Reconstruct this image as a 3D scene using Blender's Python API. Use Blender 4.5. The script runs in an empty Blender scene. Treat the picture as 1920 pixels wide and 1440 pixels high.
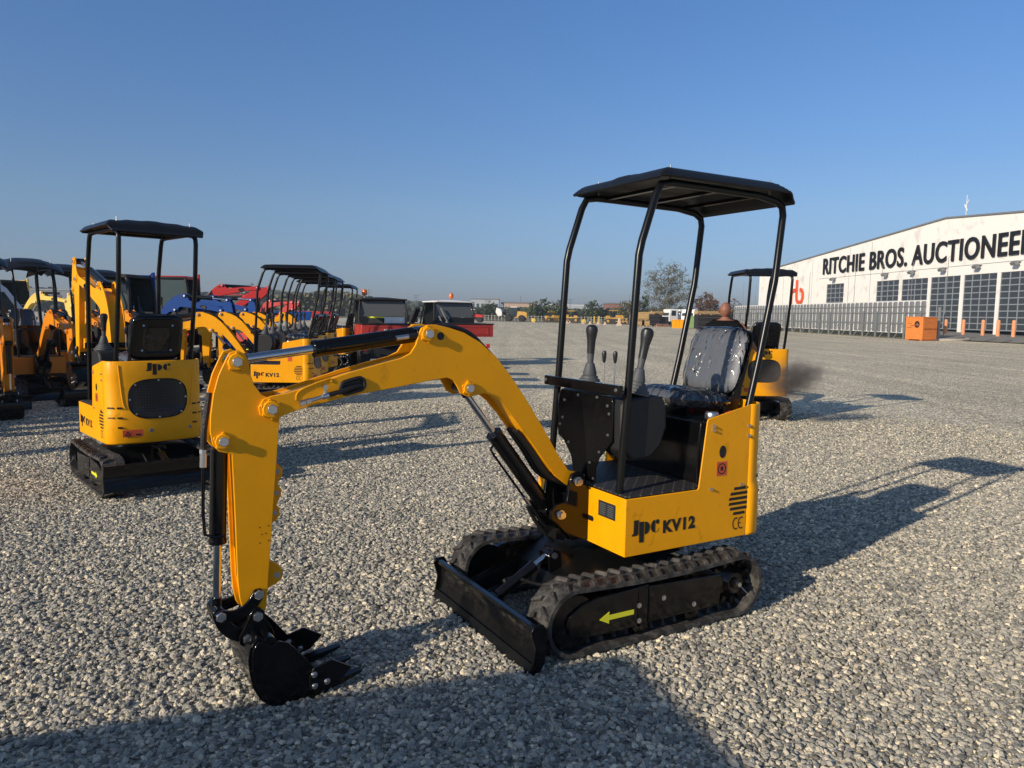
import bpy, bmesh, math, random
from math import sin, cos, pi, radians, sqrt, atan2
from mathutils import Vector, Matrix, noise
random.seed(7)
SC = bpy.context.scene
COL = SC.collection

# ---------------------------------------------------------------- camera
FPX, ROLL, EYE = 1390.4, 0.017, 1.6
PITCH = math.atan((720 - 588.7) / FPX)
cam = bpy.data.cameras.new('camera')
cam.sensor_width = 36.0
cam.lens = FPX / 1920 * 36.0
cam.clip_start = 0.05
cam.clip_end = 6000
camo = bpy.data.objects.new('camera', cam)
COL.objects.link(camo)
Fv = Vector((0, cos(PITCH), -sin(PITCH))); Uv = Vector((0, sin(PITCH), cos(PITCH))); Rv = Vector((1, 0, 0))
cr = Rv * cos(ROLL) + Uv * sin(ROLL); cu = Uv * cos(ROLL) - Rv * sin(ROLL)
mw = Matrix((cr, cu, -Fv)).transposed().to_4x4(); mw.translation = Vector((0, 0, EYE))
camo.matrix_world = mw
SC.camera = camo
SC.render.resolution_x, SC.render.resolution_y = 1024, 768

# ---------------------------------------------------------------- light
SUN_EL, SUN_DIR = radians(21.8), radians(222.8)      # direction towards the sun, measured from +X
w = bpy.data.worlds.new('World'); SC.world = w; w.use_nodes = True
nt = w.node_tree
bg = nt.nodes['Background']
sky = nt.nodes.new('ShaderNodeTexSky'); sky.sky_type = 'NISHITA'; sky.sun_disc = False
sky.sun_elevation = SUN_EL
sky.sun_rotation = radians(90) - SUN_DIR
sky.air_density = 0.9; sky.dust_density = 0.4; sky.ozone_density = 2.0; sky.altitude = 50
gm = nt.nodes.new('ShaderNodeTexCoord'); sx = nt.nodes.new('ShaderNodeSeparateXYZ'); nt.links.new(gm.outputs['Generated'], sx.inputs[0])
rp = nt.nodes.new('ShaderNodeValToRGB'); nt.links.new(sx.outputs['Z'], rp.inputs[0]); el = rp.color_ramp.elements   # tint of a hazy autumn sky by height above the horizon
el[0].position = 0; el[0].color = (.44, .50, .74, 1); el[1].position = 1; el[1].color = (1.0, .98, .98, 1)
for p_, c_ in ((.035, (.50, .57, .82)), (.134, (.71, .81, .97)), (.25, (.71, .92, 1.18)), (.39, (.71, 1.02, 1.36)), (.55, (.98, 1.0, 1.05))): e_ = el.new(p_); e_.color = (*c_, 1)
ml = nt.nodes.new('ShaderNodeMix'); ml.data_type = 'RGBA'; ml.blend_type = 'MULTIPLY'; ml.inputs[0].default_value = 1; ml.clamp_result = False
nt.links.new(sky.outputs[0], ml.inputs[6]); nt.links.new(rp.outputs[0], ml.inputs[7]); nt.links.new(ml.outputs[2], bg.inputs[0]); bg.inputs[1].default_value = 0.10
sl = bpy.data.lights.new('sun', 'SUN'); sl.energy = 4.4; sl.angle = radians(0.55); sl.color = (1.0, 0.86, 0.68)
so = bpy.data.objects.new('sun', sl); COL.objects.link(so)
sd = Vector((cos(SUN_EL) * cos(SUN_DIR), cos(SUN_EL) * sin(SUN_DIR), sin(SUN_EL)))
so.rotation_euler = sd.to_track_quat('Z', 'Y').to_euler()
SC.view_settings.view_transform = 'Standard'; SC.view_settings.look = 'None'
SC.view_settings.exposure = 0.07; SC.view_settings.gamma = 1.0

# ---------------------------------------------------------------- materials
def mat(name, col, rough=0.5, metal=0.0, coat=0.0, var=0.0, vs=3.0, bump=0.0, bs=60.0, dust=None, rvar=0.0, spec=None, marks=0.0):
    m = bpy.data.materials.new(name); m.use_nodes = True
    n = m.node_tree.nodes; l = m.node_tree.links; p = n['Principled BSDF']
    p.inputs['Base Color'].default_value = (*col, 1); p.inputs['Roughness'].default_value = rough
    p.inputs['Metallic'].default_value = metal
    if coat: p.inputs['Coat Weight'].default_value = coat; p.inputs['Coat Roughness'].default_value = 0.12
    if spec is not None: p.inputs['Specular IOR Level'].default_value = spec
    tc = n.new('ShaderNodeTexCoord')
    if var or dust or rvar:
        t = n.new('ShaderNodeTexNoise'); t.inputs['Scale'].default_value = vs; t.inputs['Detail'].default_value = 8; t.inputs['Roughness'].default_value = .65
        l.new(tc.outputs['Object'], t.inputs['Vector'])
        r = n.new('ShaderNodeValToRGB'); l.new(t.outputs['Fac'], r.inputs['Fac'])
        if dust:
            r.color_ramp.elements[0].position = dust[1]; r.color_ramp.elements[1].position = dust[2]
            r.color_ramp.elements[0].color = (*col, 1); r.color_ramp.elements[1].color = (*dust[0], 1)
        else:
            r.color_ramp.elements[0].position = .3; r.color_ramp.elements[1].position = .7
            r.color_ramp.elements[0].color = (*[c * (1 - var) for c in col], 1); r.color_ramp.elements[1].color = (*[min(1, c * (1 + var)) for c in col], 1)
        l.new(r.outputs[0], p.inputs['Base Color'])
        if marks:   # scuffs and grimy fingerprints, fixed to the part
            mp = n.new('ShaderNodeMapping'); mp.inputs['Scale'].default_value = (1, 1, .45); mp.inputs['Rotation'].default_value = (.3, .9, .2); l.new(tc.outputs['Object'], mp.inputs[0])
            t3 = n.new('ShaderNodeTexNoise'); t3.inputs['Scale'].default_value = 17; t3.inputs['Detail'].default_value = 6; t3.inputs['Distortion'].default_value = 1.2; l.new(mp.outputs[0], t3.inputs['Vector'])
            r3 = n.new('ShaderNodeValToRGB'); r3.color_ramp.elements[0].position = .63; r3.color_ramp.elements[1].position = .74
            r3.color_ramp.elements[0].color = (1, 1, 1, 1); r3.color_ramp.elements[1].color = (1 - marks, 1 - marks, 1 - marks, 1); l.new(t3.outputs['Fac'], r3.inputs[0])
            mm = n.new('ShaderNodeMix'); mm.data_type = 'RGBA'; mm.blend_type = 'MULTIPLY'; mm.inputs[0].default_value = 1; l.new(r.outputs[0], mm.inputs[6]); l.new(r3.outputs[0], mm.inputs[7]); l.new(mm.outputs[2], p.inputs['Base Color'])
        if rvar:
            mr = n.new('ShaderNodeMapRange'); l.new(t.outputs['Fac'], mr.inputs[0]); mr.inputs[1].default_value = .3; mr.inputs[2].default_value = .7
            mr.inputs[3].default_value = rough - rvar; mr.inputs[4].default_value = rough + rvar; l.new(mr.outputs[0], p.inputs['Roughness'])
    if bump:
        t2 = n.new('ShaderNodeTexNoise'); t2.inputs['Scale'].default_value = bs; t2.inputs['Detail'].default_value = 4
        l.new(tc.outputs['Object'], t2.inputs['Vector'])
        b = n.new('ShaderNodeBump'); b.inputs['Strength'].default_value = bump; b.inputs['Distance'].default_value = .01
        l.new(t2.outputs['Fac'], b.inputs['Height']); l.new(b.outputs[0], p.inputs['Normal'])
    return m

M = {}
M['yellow'] = mat('yellow_paint', (0.94, 0.395, 0.0005), .42, spec=.3, var=.06, vs=5, bump=.05, bs=160, rvar=.08, marks=.22)
M['orange'] = mat('orange_paint', (0.84, 0.275, 0.002), .4, coat=.15, var=.06, vs=4)
M['red'] = mat('red_paint', (0.50, 0.014, 0.015), .5, coat=.05, var=.05)
M['blue'] = mat('blue_paint', (0.001, 0.050, 0.25), .55, spec=.2, var=.05)
M['pale_yellow'] = mat('pale_yellow_paint', (0.72, 0.50, 0.08), .5, var=.08)
M['old_yellow'] = mat('worn_yellow_paint', (0.60, 0.33, 0.05), .6, var=.2, vs=2)
M['black'] = mat('black_paint', (0.004, 0.004, 0.0045), .13, spec=.4, bump=.015, bs=40, rvar=.06, dust=((.018, .016, .015), .55, .9), vs=9)
M['satin'] = mat('black_satin', (0.005, 0.0055, 0.006), .28, spec=.3, bump=.02, bs=90, dust=((.013, .012, .011), .5, .95), vs=7)
M['roof'] = mat('black_plastic', (0.007, 0.0075, 0.009), .38, spec=.35, bump=.1, bs=200)
M['rubber'] = mat('track_rubber', (0.022, 0.021, 0.020), .75, dust=((.15, .14, .125), .45, .75), vs=16, bump=.35, bs=55)
M['hose'] = mat('hose_rubber', (0.010, 0.010, 0.011), .5, bump=.3, bs=120)
M['chrome'] = mat('chrome_rod', (0.62, 0.63, 0.65), .08, metal=1)
M['zinc'] = mat('zinc_steel', (0.62, 0.63, 0.64), .32, metal=1, bump=.1, bs=300)
M['boot'] = mat('grey_rubber', (0.075, 0.083, 0.092), .6)
M['grip'] = mat('dark_grip', (0.020, 0.021, 0.024), .38)
M['console'] = mat('dark_grey_plastic', (0.018, 0.019, 0.021), .55, spec=.35, bump=.15, bs=260)
M['vinyl'] = mat('seat_vinyl', (0.115, 0.125, 0.14), .45, bump=.2, bs=30)
M['red_plastic'] = mat('red_plastic', (0.65, 0.01, 0.02), .35)
M['sticker'] = mat('orange_sticker', (0.62, 0.09, 0.03), .5)
M['sticker_y'] = mat('yellow_sticker', (0.75, 0.62, 0.12), .5)
M['arrow'] = mat('arrow_yellow', (0.80, 0.78, 0.03), .45)
M['decal'] = mat('black_decal', (0.006, 0.006, 0.007), .5)
M['plate'] = mat('name_plate', (0.035, 0.040, 0.045), .35, metal=.3)
M['white'] = mat('white_paint', (0.78, 0.78, 0.76), .5, var=.04)
M['cab_glass'] = mat('cab_glass', (.06, .085, .08), .12); M['glass'] = mat('tinted_glass', (0.03, 0.045, 0.045), .06)
M['tyre'] = mat('tyre', (0.02, 0.02, 0.02), .8, bump=.4, bs=30)
M['wood'] = mat('timber', (0.50, 0.33, 0.14), .7, var=.2, vs=3)
M['concrete'] = mat('concrete', (0.45, 0.42, 0.36), .85, var=.12, vs=4, bump=.2)
M['lamp_orange'] = mat('orange_lens', (0.75, 0.14, 0.01), .2)
M['galv'] = mat('galvanised_steel', (0.22, 0.235, 0.245), .55, metal=.2, var=.08, vs=2)
M['skin'] = mat('skin', (0.27, 0.115, 0.070), .55, var=.12, vs=8)
M['shirt'] = mat('black_cloth', (0.006, 0.006, 0.007), .9, spec=.1, bump=.4, bs=40)
M['bark'] = mat('bark', (0.11, 0.085, 0.06), .9, var=.3, vs=6)

def hexgrille():
    m = mat('engine_grille', (.03, .03, .03), .4)
    n = m.node_tree.nodes; l = m.node_tree.links; p = n['Principled BSDF']
    tc = n.new('ShaderNodeTexCoord'); v = n.new('ShaderNodeTexVoronoi'); v.inputs['Scale'].default_value = 42; v.inputs['Randomness'].default_value = .05
    l.new(tc.outputs['Object'], v.inputs['Vector'])
    r = n.new('ShaderNodeValToRGB'); r.color_ramp.elements[0].position = .42; r.color_ramp.elements[1].position = .5
    r.color_ramp.elements[0].color = (.003, .003, .003, 1); r.color_ramp.elements[1].color = (.022, .021, .020, 1)
    l.new(v.outputs['Distance'], r.inputs[0]); l.new(r.outputs[0], p.inputs['Base Color'])
    return m
M['grille'] = hexgrille()

def quilt():
    m = mat('quilted_mat', (.02, .02, .022), .6)
    n = m.node_tree.nodes; l = m.node_tree.links; p = n['Principled BSDF']
    tc = n.new('ShaderNodeTexCoord'); mp = n.new('ShaderNodeMapping'); mp.inputs['Rotation'].default_value = (0, 0, radians(45))
    l.new(tc.outputs['Object'], mp.inputs[0])
    b = n.new('ShaderNodeTexBrick'); b.offset = 0; b.inputs['Scale'].default_value = 1; b.inputs['Brick Width'].default_value = .05; b.inputs['Row Height'].default_value = .05
    b.inputs['Mortar Size'].default_value = .0016; b.inputs['Color1'].default_value = b.inputs['Color2'].default_value = (.018, .018, .02, 1); b.inputs['Mortar'].default_value = (.12, .11, .10, 1)
    l.new(mp.outputs[0], b.inputs[0]); l.new(b.outputs[0], p.inputs['Base Color'])
    return m
M['mat'] = quilt()

def film():
    m = bpy.data.materials.new('plastic_film'); m.use_nodes = True
    n = m.node_tree.nodes; l = m.node_tree.links; n.remove(n['Principled BSDF'])
    out = n['Material Output']
    tr = n.new('ShaderNodeBsdfTransparent'); tr.inputs[0].default_value = (.93, .94, .96, 1)
    gl = n.new('ShaderNodeBsdfGlossy'); gl.inputs['Roughness'].default_value = .17; gl.inputs[0].default_value = (1, 1, 1, 1)
    tc = n.new('ShaderNodeTexCoord')
    mp = n.new('ShaderNodeMapping'); mp.inputs['Scale'].default_value = (1, 1.0, .45); l.new(tc.outputs['Object'], mp.inputs[0])
    t = n.new('ShaderNodeTexNoise'); t.inputs['Scale'].default_value = 10; t.inputs['Detail'].default_value = 2; t.inputs['Distortion'].default_value = 1.4; l.new(mp.outputs[0], t.inputs['Vector'])
    b = n.new('ShaderNodeBump'); b.inputs['Strength'].default_value = .9; b.inputs['Distance'].default_value = .045; l.new(t.outputs['Fac'], b.inputs['Height']); l.new(b.outputs[0], gl.inputs['Normal'])
    fr = n.new('ShaderNodeFresnel'); fr.inputs['IOR'].default_value = 1.45; l.new(b.outputs[0], fr.inputs['Normal'])
    mx = n.new('ShaderNodeMixShader'); l.new(fr.outputs[0], mx.inputs[0]); l.new(tr.outputs[0], mx.inputs[1]); l.new(gl.outputs[0], mx.inputs[2])
    l.new(mx.outputs[0], out.inputs[0])
    return m
M['film'] = film()

# ---------------------------------------------------------------- mesh helpers
def tag(o, label=None, cat=None, group=None, kind=None):
    if label: o['label'] = label
    if cat: o['category'] = cat
    if group: o['group'] = group
    if kind: o['kind'] = kind
    return o

def empty(name, loc, rz=0):
    o = bpy.data.objects.new(name, None); COL.objects.link(o); o.location = loc; o.rotation_euler = (0, 0, rz)
    o.empty_display_size = .2
    return o

def copy_tree(o, parent=None):
    c = o.copy(); COL.objects.link(c); c.parent = parent
    for ch in [x for x in KIDS.get(o.name, []) if x.name.split('.')[0] not in TINY]:
        k = copy_tree(ch, c); KIDS.setdefault(c.name, []).append(k)
    return c
KIDS = {}

def catmull(pts, n=6):
    pts = [Vector(p) for p in pts]
    if len(pts) < 3: return pts
    P = [pts[0] * 2 - pts[1]] + pts + [pts[-1] * 2 - pts[-2]]
    out = []
    for i in range(1, len(P) - 2):
        a, b, c, d = P[i - 1:i + 3]
        for k in range(n):
            t = k / n
            out.append(.5 * ((2 * b) + (c - a) * t + (2 * a - 5 * b + 4 * c - d) * t * t + (3 * b - a - 3 * c + d) * t ** 3))
    out.append(pts[-1]); return out

def inset(pts, d):
    n = len(pts); A = sum(pts[i][0] * pts[(i + 1) % n][1] - pts[(i + 1) % n][0] * pts[i][1] for i in range(n))
    s = 1 if A > 0 else -1; out = []
    for i in range(n):
        p0, p1, p2 = Vector(pts[i - 1]), Vector(pts[i]), Vector(pts[(i + 1) % n])
        e1 = (p1 - p0).normalized(); e2 = (p2 - p1).normalized()
        n1 = Vector((-e1.y, e1.x)) * s; n2 = Vector((-e2.y, e2.x)) * s
        m = (n1 + n2); m = m / max(.4, m.length_squared / 2 + 1e-9) / 1.0 if m.length > 1e-6 else n1
        out.append(tuple(p1 + m * d * (1 if m.length < 3 else .5)))
    return out

SPLIT = {'frame_bolt', 'panel_bolt', 'bar_bolt', 'guard_bolt', 'seat_bolt', 'grille_bolt', 'bucket_bolt', 'hex_bolt', 'pin_boss', 'side_cutter', 'vent_slot', 'small_hole', 'lug_hole', 'lug_plate', 'hose', 'pivot_nut', 'roof_bolt', 'screw_plug', 'roof_brace', 'drilled_hole', 'seat_bracket', 'seat', 'tail_light', 'lift_arm', 'cab_window', 'push_link', 'bearer', 'pressed_rib', 'printed_symbol', 'rubber_grommet', 'grommet_opening'}
TINY = {'frame_bolt', 'panel_bolt', 'bar_bolt', 'guard_bolt', 'seat_bolt', 'grille_bolt', 'bucket_bolt', 'small_hole', 'lug_hole', 'screw_plug', 'roof_brace', 'drilled_hole', 'printed_symbol', 'printed_rows', 'hub_pin', 'pressed_rib', 'weld_seam', 'seat_base', 'steel_pipe', 'hose_fitting', 'grommet_opening', 'pivot_nut'}
class MB:
    def __init__(s, T=None): s.v = []; s.f = []; s.T = T or (lambda p: p); s.marks = []; s.auto = True
    def mark(s): s.marks.append((len(s.v), len(s.f)))
    def add(s, vs, fs):
        if s.auto: s.mark()
        o = len(s.v); s.v += [tuple(s.T(Vector(p))) for p in vs]; s.f += [tuple(i + o for i in f) for f in fs]; return s
    def box(s, c, d, R=None):
        x, y, z = [k / 2 for k in d]; c = Vector(c)
        vs = [Vector((a * x, b * y, e * z)) for a in (-1, 1) for b in (-1, 1) for e in (-1, 1)]
        if R is not None: vs = [R @ p for p in vs]
        return s.add([p + c for p in vs], [(0, 1, 3, 2), (4, 6, 7, 5), (0, 4, 5, 1), (2, 3, 7, 6), (0, 2, 6, 4), (1, 5, 7, 3)])
    def bx(s, x0, x1, y0, y1, z0, z1): return s.box(((x0 + x1) / 2, (y0 + y1) / 2, (z0 + z1) / 2), (abs(x1 - x0), abs(y1 - y0), abs(z1 - z0)))
    def cyl(s, p0, p1, r, seg=16, r2=None, caps=True):
        p0, p1 = Vector(p0), Vector(p1); r2 = r if r2 is None else r2
        q = (p1 - p0).to_track_quat('Z', 'Y'); vs = []
        for p, rr in ((p0, r), (p1, r2)):
            for k in range(seg):
                a = 2 * pi * (k + .5) / seg; vs.append(p + q @ Vector((cos(a) * rr, sin(a) * rr, 0)))
        fs = [(k, (k + 1) % seg, seg + (k + 1) % seg, seg + k) for k in range(seg)]
        if caps: fs += [tuple(range(seg))[::-1], tuple(range(seg, 2 * seg))]
        return s.add(vs, fs)
    def tube(s, pts, r, seg=8, closed=False, smooth=0):
        if smooth:
            n0 = len(pts); pts = catmull(pts, smooth)
            if isinstance(r, (list, tuple)): r = [r[min(n0 - 1, int(i / smooth))] for i in range(len(pts))]
        pts = [Vector(p) for p in pts]; n = len(pts); vs = []; prev = None
        for i, p in enumerate(pts):
            if closed: d = pts[(i + 1) % n] - pts[i - 1]
            else: d = pts[min(i + 1, n - 1)] - pts[max(i - 1, 0)]
            d.normalize()
            if prev is None: u = d.orthogonal().normalized()
            else:
                u = prev - d * prev.dot(d); u = u.normalized() if u.length > 1e-6 else d.orthogonal().normalized()
            prev = u; w_ = d.cross(u); rr = r[i] if isinstance(r, (list, tuple)) else r
            vs += [p + (u * cos(2 * pi * k / seg) + w_ * sin(2 * pi * k / seg)) * rr for k in range(seg)]
        fs = []
        for i in range(n if closed else n - 1):
            j = (i + 1) % n
            fs += [(i * seg + k, i * seg + (k + 1) % seg, j * seg + (k + 1) % seg, j * seg + k) for k in range(seg)]
        if not closed: fs += [tuple(range(seg))[::-1], tuple(range((n - 1) * seg, n * seg))]
        return s.add(vs, fs)
    def prism(s, pts, a, b, ax='y'):
        n = len(pts)
        f = {'y': lambda p, t: (p[0], t, p[1]), 'x': lambda p, t: (t, p[0], p[1]), 'z': lambda p, t: (p[0], p[1], t)}[ax]
        return s.add([f(p, a) for p in pts] + [f(p, b) for p in pts],
                     [tuple(range(n)), tuple(range(n, 2 * n))[::-1]] + [(i, i + n, (i + 1) % n + n, (i + 1) % n) for i in range(n)])
    def lathe(s, prof, base=(0, 0, 0), seg=20, R=None):
        base = Vector(base); vs = []; n = len(prof)
        for r, z in prof:
            for k in range(seg):
                p = Vector((r * cos(2 * pi * k / seg), r * sin(2 * pi * k / seg), z))
                vs.append(base + (R @ p if R is not None else p))
        fs = [(i * seg + k, i * seg + (k + 1) % seg, (i + 1) * seg + (k + 1) % seg, (i + 1) * seg + k) for i in range(n - 1) for k in range(seg)]
        fs += [tuple(range(seg))[::-1], tuple(range((n - 1) * seg, n * seg))]
        return s.add(vs, fs)
    def grid(s, fn, nu, nv):
        vs = [fn(i / nu, j / nv) for i in range(nu + 1) for j in range(nv + 1)]
        return s.add(vs, [(i * (nv + 1) + j, (i + 1) * (nv + 1) + j, (i + 1) * (nv + 1) + j + 1, i * (nv + 1) + j + 1) for i in range(nu) for j in range(nv)])
    def bolt(s, c, ax, r=.012, h=.012):
        c = Vector(c); ax = Vector(ax).normalized()
        a_ = s.auto
        if a_: s.mark()
        s.auto = False; s.cyl(c, c + ax * h * .35, r * 1.45, 14); s.cyl(c + ax * h * .3, c + ax * h, r, 6); s.auto = a_
        return s
    def build(s, name, m, parent=None, bevel=0, ang=35, seg=2, solid=0, label=None, recalc=True):
        if name in SPLIT and len(s.marks) > 1:
            out = None; ends = s.marks[1:] + [(len(s.v), len(s.f))]
            for (v0, f0), (v1, f1) in zip(s.marks, ends):
                q = MB(); q.v = s.v[v0:v1]; q.f = [tuple(i - v0 for i in f) for f in s.f[f0:f1]]
                ob = q.build(name, m, parent, bevel, ang, seg, solid, label, recalc); out = out or ob
            return out
        me = bpy.data.meshes.new(name); me.from_pydata(s.v, [], s.f)
        if recalc:
            bm = bmesh.new(); bm.from_mesh(me); bmesh.ops.recalc_face_normals(bm, faces=bm.faces); bm.to_mesh(me); bm.free()
        me.polygons.foreach_set('use_smooth', [True] * len(me.polygons))
        me.set_sharp_from_angle(angle=radians(ang))
        me.materials.append(M[m] if isinstance(m, str) else m)
        o = bpy.data.objects.new(name, me); COL.objects.link(o)
        if parent is not None: o.parent = parent; KIDS.setdefault(parent.name, []).append(o)
        if solid: q = o.modifiers.new('s', 'SOLIDIFY'); q.thickness = solid; q.offset = -1
        if bevel:
            q = o.modifiers.new('b', 'BEVEL'); q.width = bevel; q.segments = seg; q.limit_method = 'ANGLE'; q.angle_limit = radians(40)
        if label: o['label'] = label
        return o

def text_geo(body, size=1.0, bold=0.0, ext=0.0, sx=1.0, space=1.0, shear=0.0):
    cu_ = bpy.data.curves.new('t', 'FONT'); cu_.body = body; cu_.size = size; cu_.offset = bold; cu_.extrude = ext; cu_.space_character = space; cu_.shear = shear
    cu_.resolution_u = 4
    o = bpy.data.objects.new('t', cu_); COL.objects.link(o)
    dg = bpy.context.evaluated_depsgraph_get(); dg.update()
    me = bpy.data.meshes.new_from_object(o.evaluated_get(dg))
    vs = [(v.co.x * sx, v.co.y, v.co.z) for v in me.vertices]; fs = [tuple(p.vertices) for p in me.polygons]
    bpy.data.objects.remove(o); bpy.data.curves.remove(cu_); bpy.data.meshes.remove(me)
    return vs, fs

def fit_text(mb, body, x0, x1, z0, z1, f, **k):
    """text fitted to a box: x0..x1 (reading direction) by z0..z1; f(x, z, depth) gives the point"""
    vs, fs = text_geo(body, **k)
    a = min(v[0] for v in vs); b = max(v[0] for v in vs); c = min(v[1] for v in vs); d = max(v[1] for v in vs)
    mb.add([f(x0 + (v[0] - a) / (b - a) * (x1 - x0), z0 + (v[1] - c) / (d - c) * (z1 - z0), v[2]) for v in vs], fs)

def jpc_polys():
    arc = lambda cx, cy, r, a0, a1, n=14, ry=None: [(cx + r * cos(radians(a0 + (a1 - a0) * i / n)), cy + (ry or r) * sin(radians(a0 + (a1 - a0) * i / n))) for i in range(n + 1)]
    P = []
    P.append([(.06, 1), (.22, 1), (.22, .28)] + arc(.12, .28, .10, 0, -80, 6) + [(0, .17), (0, .28), (.05, .30)])
    P.append([(.25, .88), (.41, .88), (.41, -.22), (.25, -.22)])
    P.append([(.445, .20)] + arc(.445, .52, .17, -90, 90, 12, .34)[:] + [(.445, .86)])
    P.append([(.80, .88)] + arc(.80, .54, .15, 90, 270, 12, .34) + [(.80, .20)])
    P.append(arc(.885, .76, .06, 0, 360, 12, .13)[:-1])
    P.append([(.80, .215), (.86, .20), (.94, .42), (.95, .40), (.90, .24), (.86, .185), (.80, .19)])
    return P

def logo_jpc(mb, x0, x1, z0, z1, f):
    """x0..x1 reading direction; z0..z1 the cap height"""
    for poly in jpc_polys():
        pp = [f(x0 + p[0] / .95 * (x1 - x0), z0 + (p[1] - .17) / .83 * (z1 - z0), 0) for p in poly]
        mb.add(pp, [tuple(range(len(pp)))])

def at(u, Y): return (u - 962.2) / FPX * Y
# ---------------------------------------------------------------- mini excavator (X forward, Y left, Z up)
BOOM = [(1.484, 1.180), (1.490, 1.212), (1.472, 1.243), (1.441, 1.255), (1.372, 1.265), (1.239, 1.303), (1.099, 1.344), (0.953, 1.379), (0.870, 1.398), (0.826, 1.418), (0.800, 1.455), (0.788, 1.495), (0.772, 1.530), (0.741, 1.545), (0.700, 1.546), (0.630, 1.532), (0.553, 1.510), (0.466, 1.466), (0.376, 1.396), (0.298, 1.311), (0.201, 1.189), (0.1, 1.049), (-0.005, 0.892), (-0.080, 0.796), (-0.125, 0.785), (-0.155, 0.757), (-0.157, 0.718), (-0.125, 0.697), (-0.065, 0.722), (0.009, 0.777), (0.113, 0.903), (0.197, 1.004), (0.278, 1.103), (0.342, 1.170), (0.397, 1.209), (0.442, 1.222), (0.482, 1.214), (0.527, 1.208), (0.567, 1.226), (0.587, 1.262), (0.607, 1.290), (0.640, 1.303), (0.745, 1.29), (0.902, 1.267), (1.1, 1.241), (1.24, 1.214), (1.329, 1.194), (1.395, 1.172), (1.442, 1.155)]
BCORE = [(1.40, 1.250), (1.239, 1.290), (1.099, 1.331), (0.953, 1.366), (0.851, 1.392), (0.74, 1.425), (0.62, 1.455), (0.553, 1.465), (0.466, 1.437), (0.390, 1.383), (0.298, 1.288), (0.211, 1.169), (0.11, 1.032), (0.008, 0.878), (-0.06, 0.790), (-0.07, 0.745), (0.0, 0.79), (0.101, 0.913), (0.185, 1.014), (0.266, 1.113), (0.332, 1.185), (0.40, 1.245), (0.50, 1.285), (0.640, 1.316), (0.745, 1.302), (0.902, 1.279), (1.1, 1.253), (1.24, 1.226), (1.34, 1.206)]
STICK = [(1.608, 1.406), (1.594, 1.431), (1.564, 1.441), (1.534, 1.425), (1.522, 1.392), (1.517, 1.349), (1.503, 1.302), (1.474, 1.262), (1.430, 1.240), (1.404, 1.205), (1.402, 1.172), (1.409, 1.107), (1.419, 0.977), (1.432, 0.823), (1.444, 0.67), (1.457, 0.517), (1.462, 0.451), (1.468, 0.380), (1.488, 0.340), (1.512, 0.328), (1.538, 0.345), (1.562, 0.389), (1.573, 0.44), (1.579, 0.515), (1.586, 0.821), (1.592, 1.030), (1.612, 1.036), (1.642, 1.046), (1.664, 1.074), (1.672, 1.127), (1.669, 1.189), (1.657, 1.271), (1.637, 1.343)]
SCORE = [(1.59, 1.30), (1.56, 1.33), (1.53, 1.30), (1.52, 1.24), (1.47, 1.15), (1.425, 1.10), (1.431, 0.977), (1.444, 0.823), (1.461, 0.67), (1.478, 0.517), (1.486, 0.44), (1.51, 0.40), (1.55, 0.42), (1.565, 0.515), (1.573, 0.821), (1.58, 1.03), (1.60, 1.07), (1.62, 1.12), (1.62, 1.20)]
PIN = dict(elbow=(0.741, 1.504), bcyl=(0.527, 1.25), pivot=(1.442, 1.203), top=(1.570, 1.395), kcyl=(1.626, 1.085), linkA=(1.502, 0.448), bpiv=(1.508, 0.358), link=(1.650, 0.385), blink=(1.548, 0.272), root=(-0.113, 0.741), croot=(-0.007, 0.579))
PLAN = [(-.42, .405), (-.46, .403), (-.50, .392), (-.535, .365), (-.558, .32), (-.573, .25), (-.585, .15), (-.59, .05)]
PLAN = PLAN + [(x, -y) for x, y in PLAN[::-1]]

def rot2(p, c, a):
    x, y = p[0] - c[0], p[1] - c[1]
    return (c[0] + x * cos(a) - y * sin(a), c[1] + x * sin(a) + y * cos(a))

def hexb(mb, x, y, z, sgn, r=.019, h=.014):
    mb.cyl((x, y, z), (x, y + sgn * h, z), r, 6)

def pad(mb, w, h, t, T, nu=14, nv=16, bulge=.02, crumple=0.0, grow=0.0, seams=True):
    """a rounded cushion: u across, v along; T maps (u, v, n) to the frame"""
    def fn(sgn):
        def g(a, b):
            x, y = 2 * a - 1, 2 * b - 1
            e = 5.0
            k = (abs(x) ** e + abs(y) ** e) ** (1 / e) if (x or y) else 0
            m = max(abs(x), abs(y)) / k if k > 1e-6 else 1
            X, Y = x * m * (w / 2 + grow), y * m * (h / 2 + grow)
            edge = max(0, 1 - max(abs(x), abs(y)) ** 6)
            n = (t / 2 + grow) * edge ** .5 + bulge * edge * (1 - .4 * x * x)
            if seams and sgn > 0:
                n -= .010 * edge * (math.exp(-((y * 3.2) % 1 - .5) ** 2 / .01)) + .012 * edge * math.exp(-((abs(x) - .66) / .06) ** 2)
            if crumple:
                n += crumple * noise.noise(Vector((x * 4, y * 3 + 7, sgn * 3))) + crumple * .6 * noise.noise(Vector((x * 9, y * 5, sgn * 5)))
                X += crumple * noise.noise(Vector((x * 5, y * 5, 9)));
            return T(Vector((X, Y, n * sgn)))
        return g
    mb.grid(fn(1), nu, nv); mb.grid(fn(-1), nu, nv)

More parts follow.
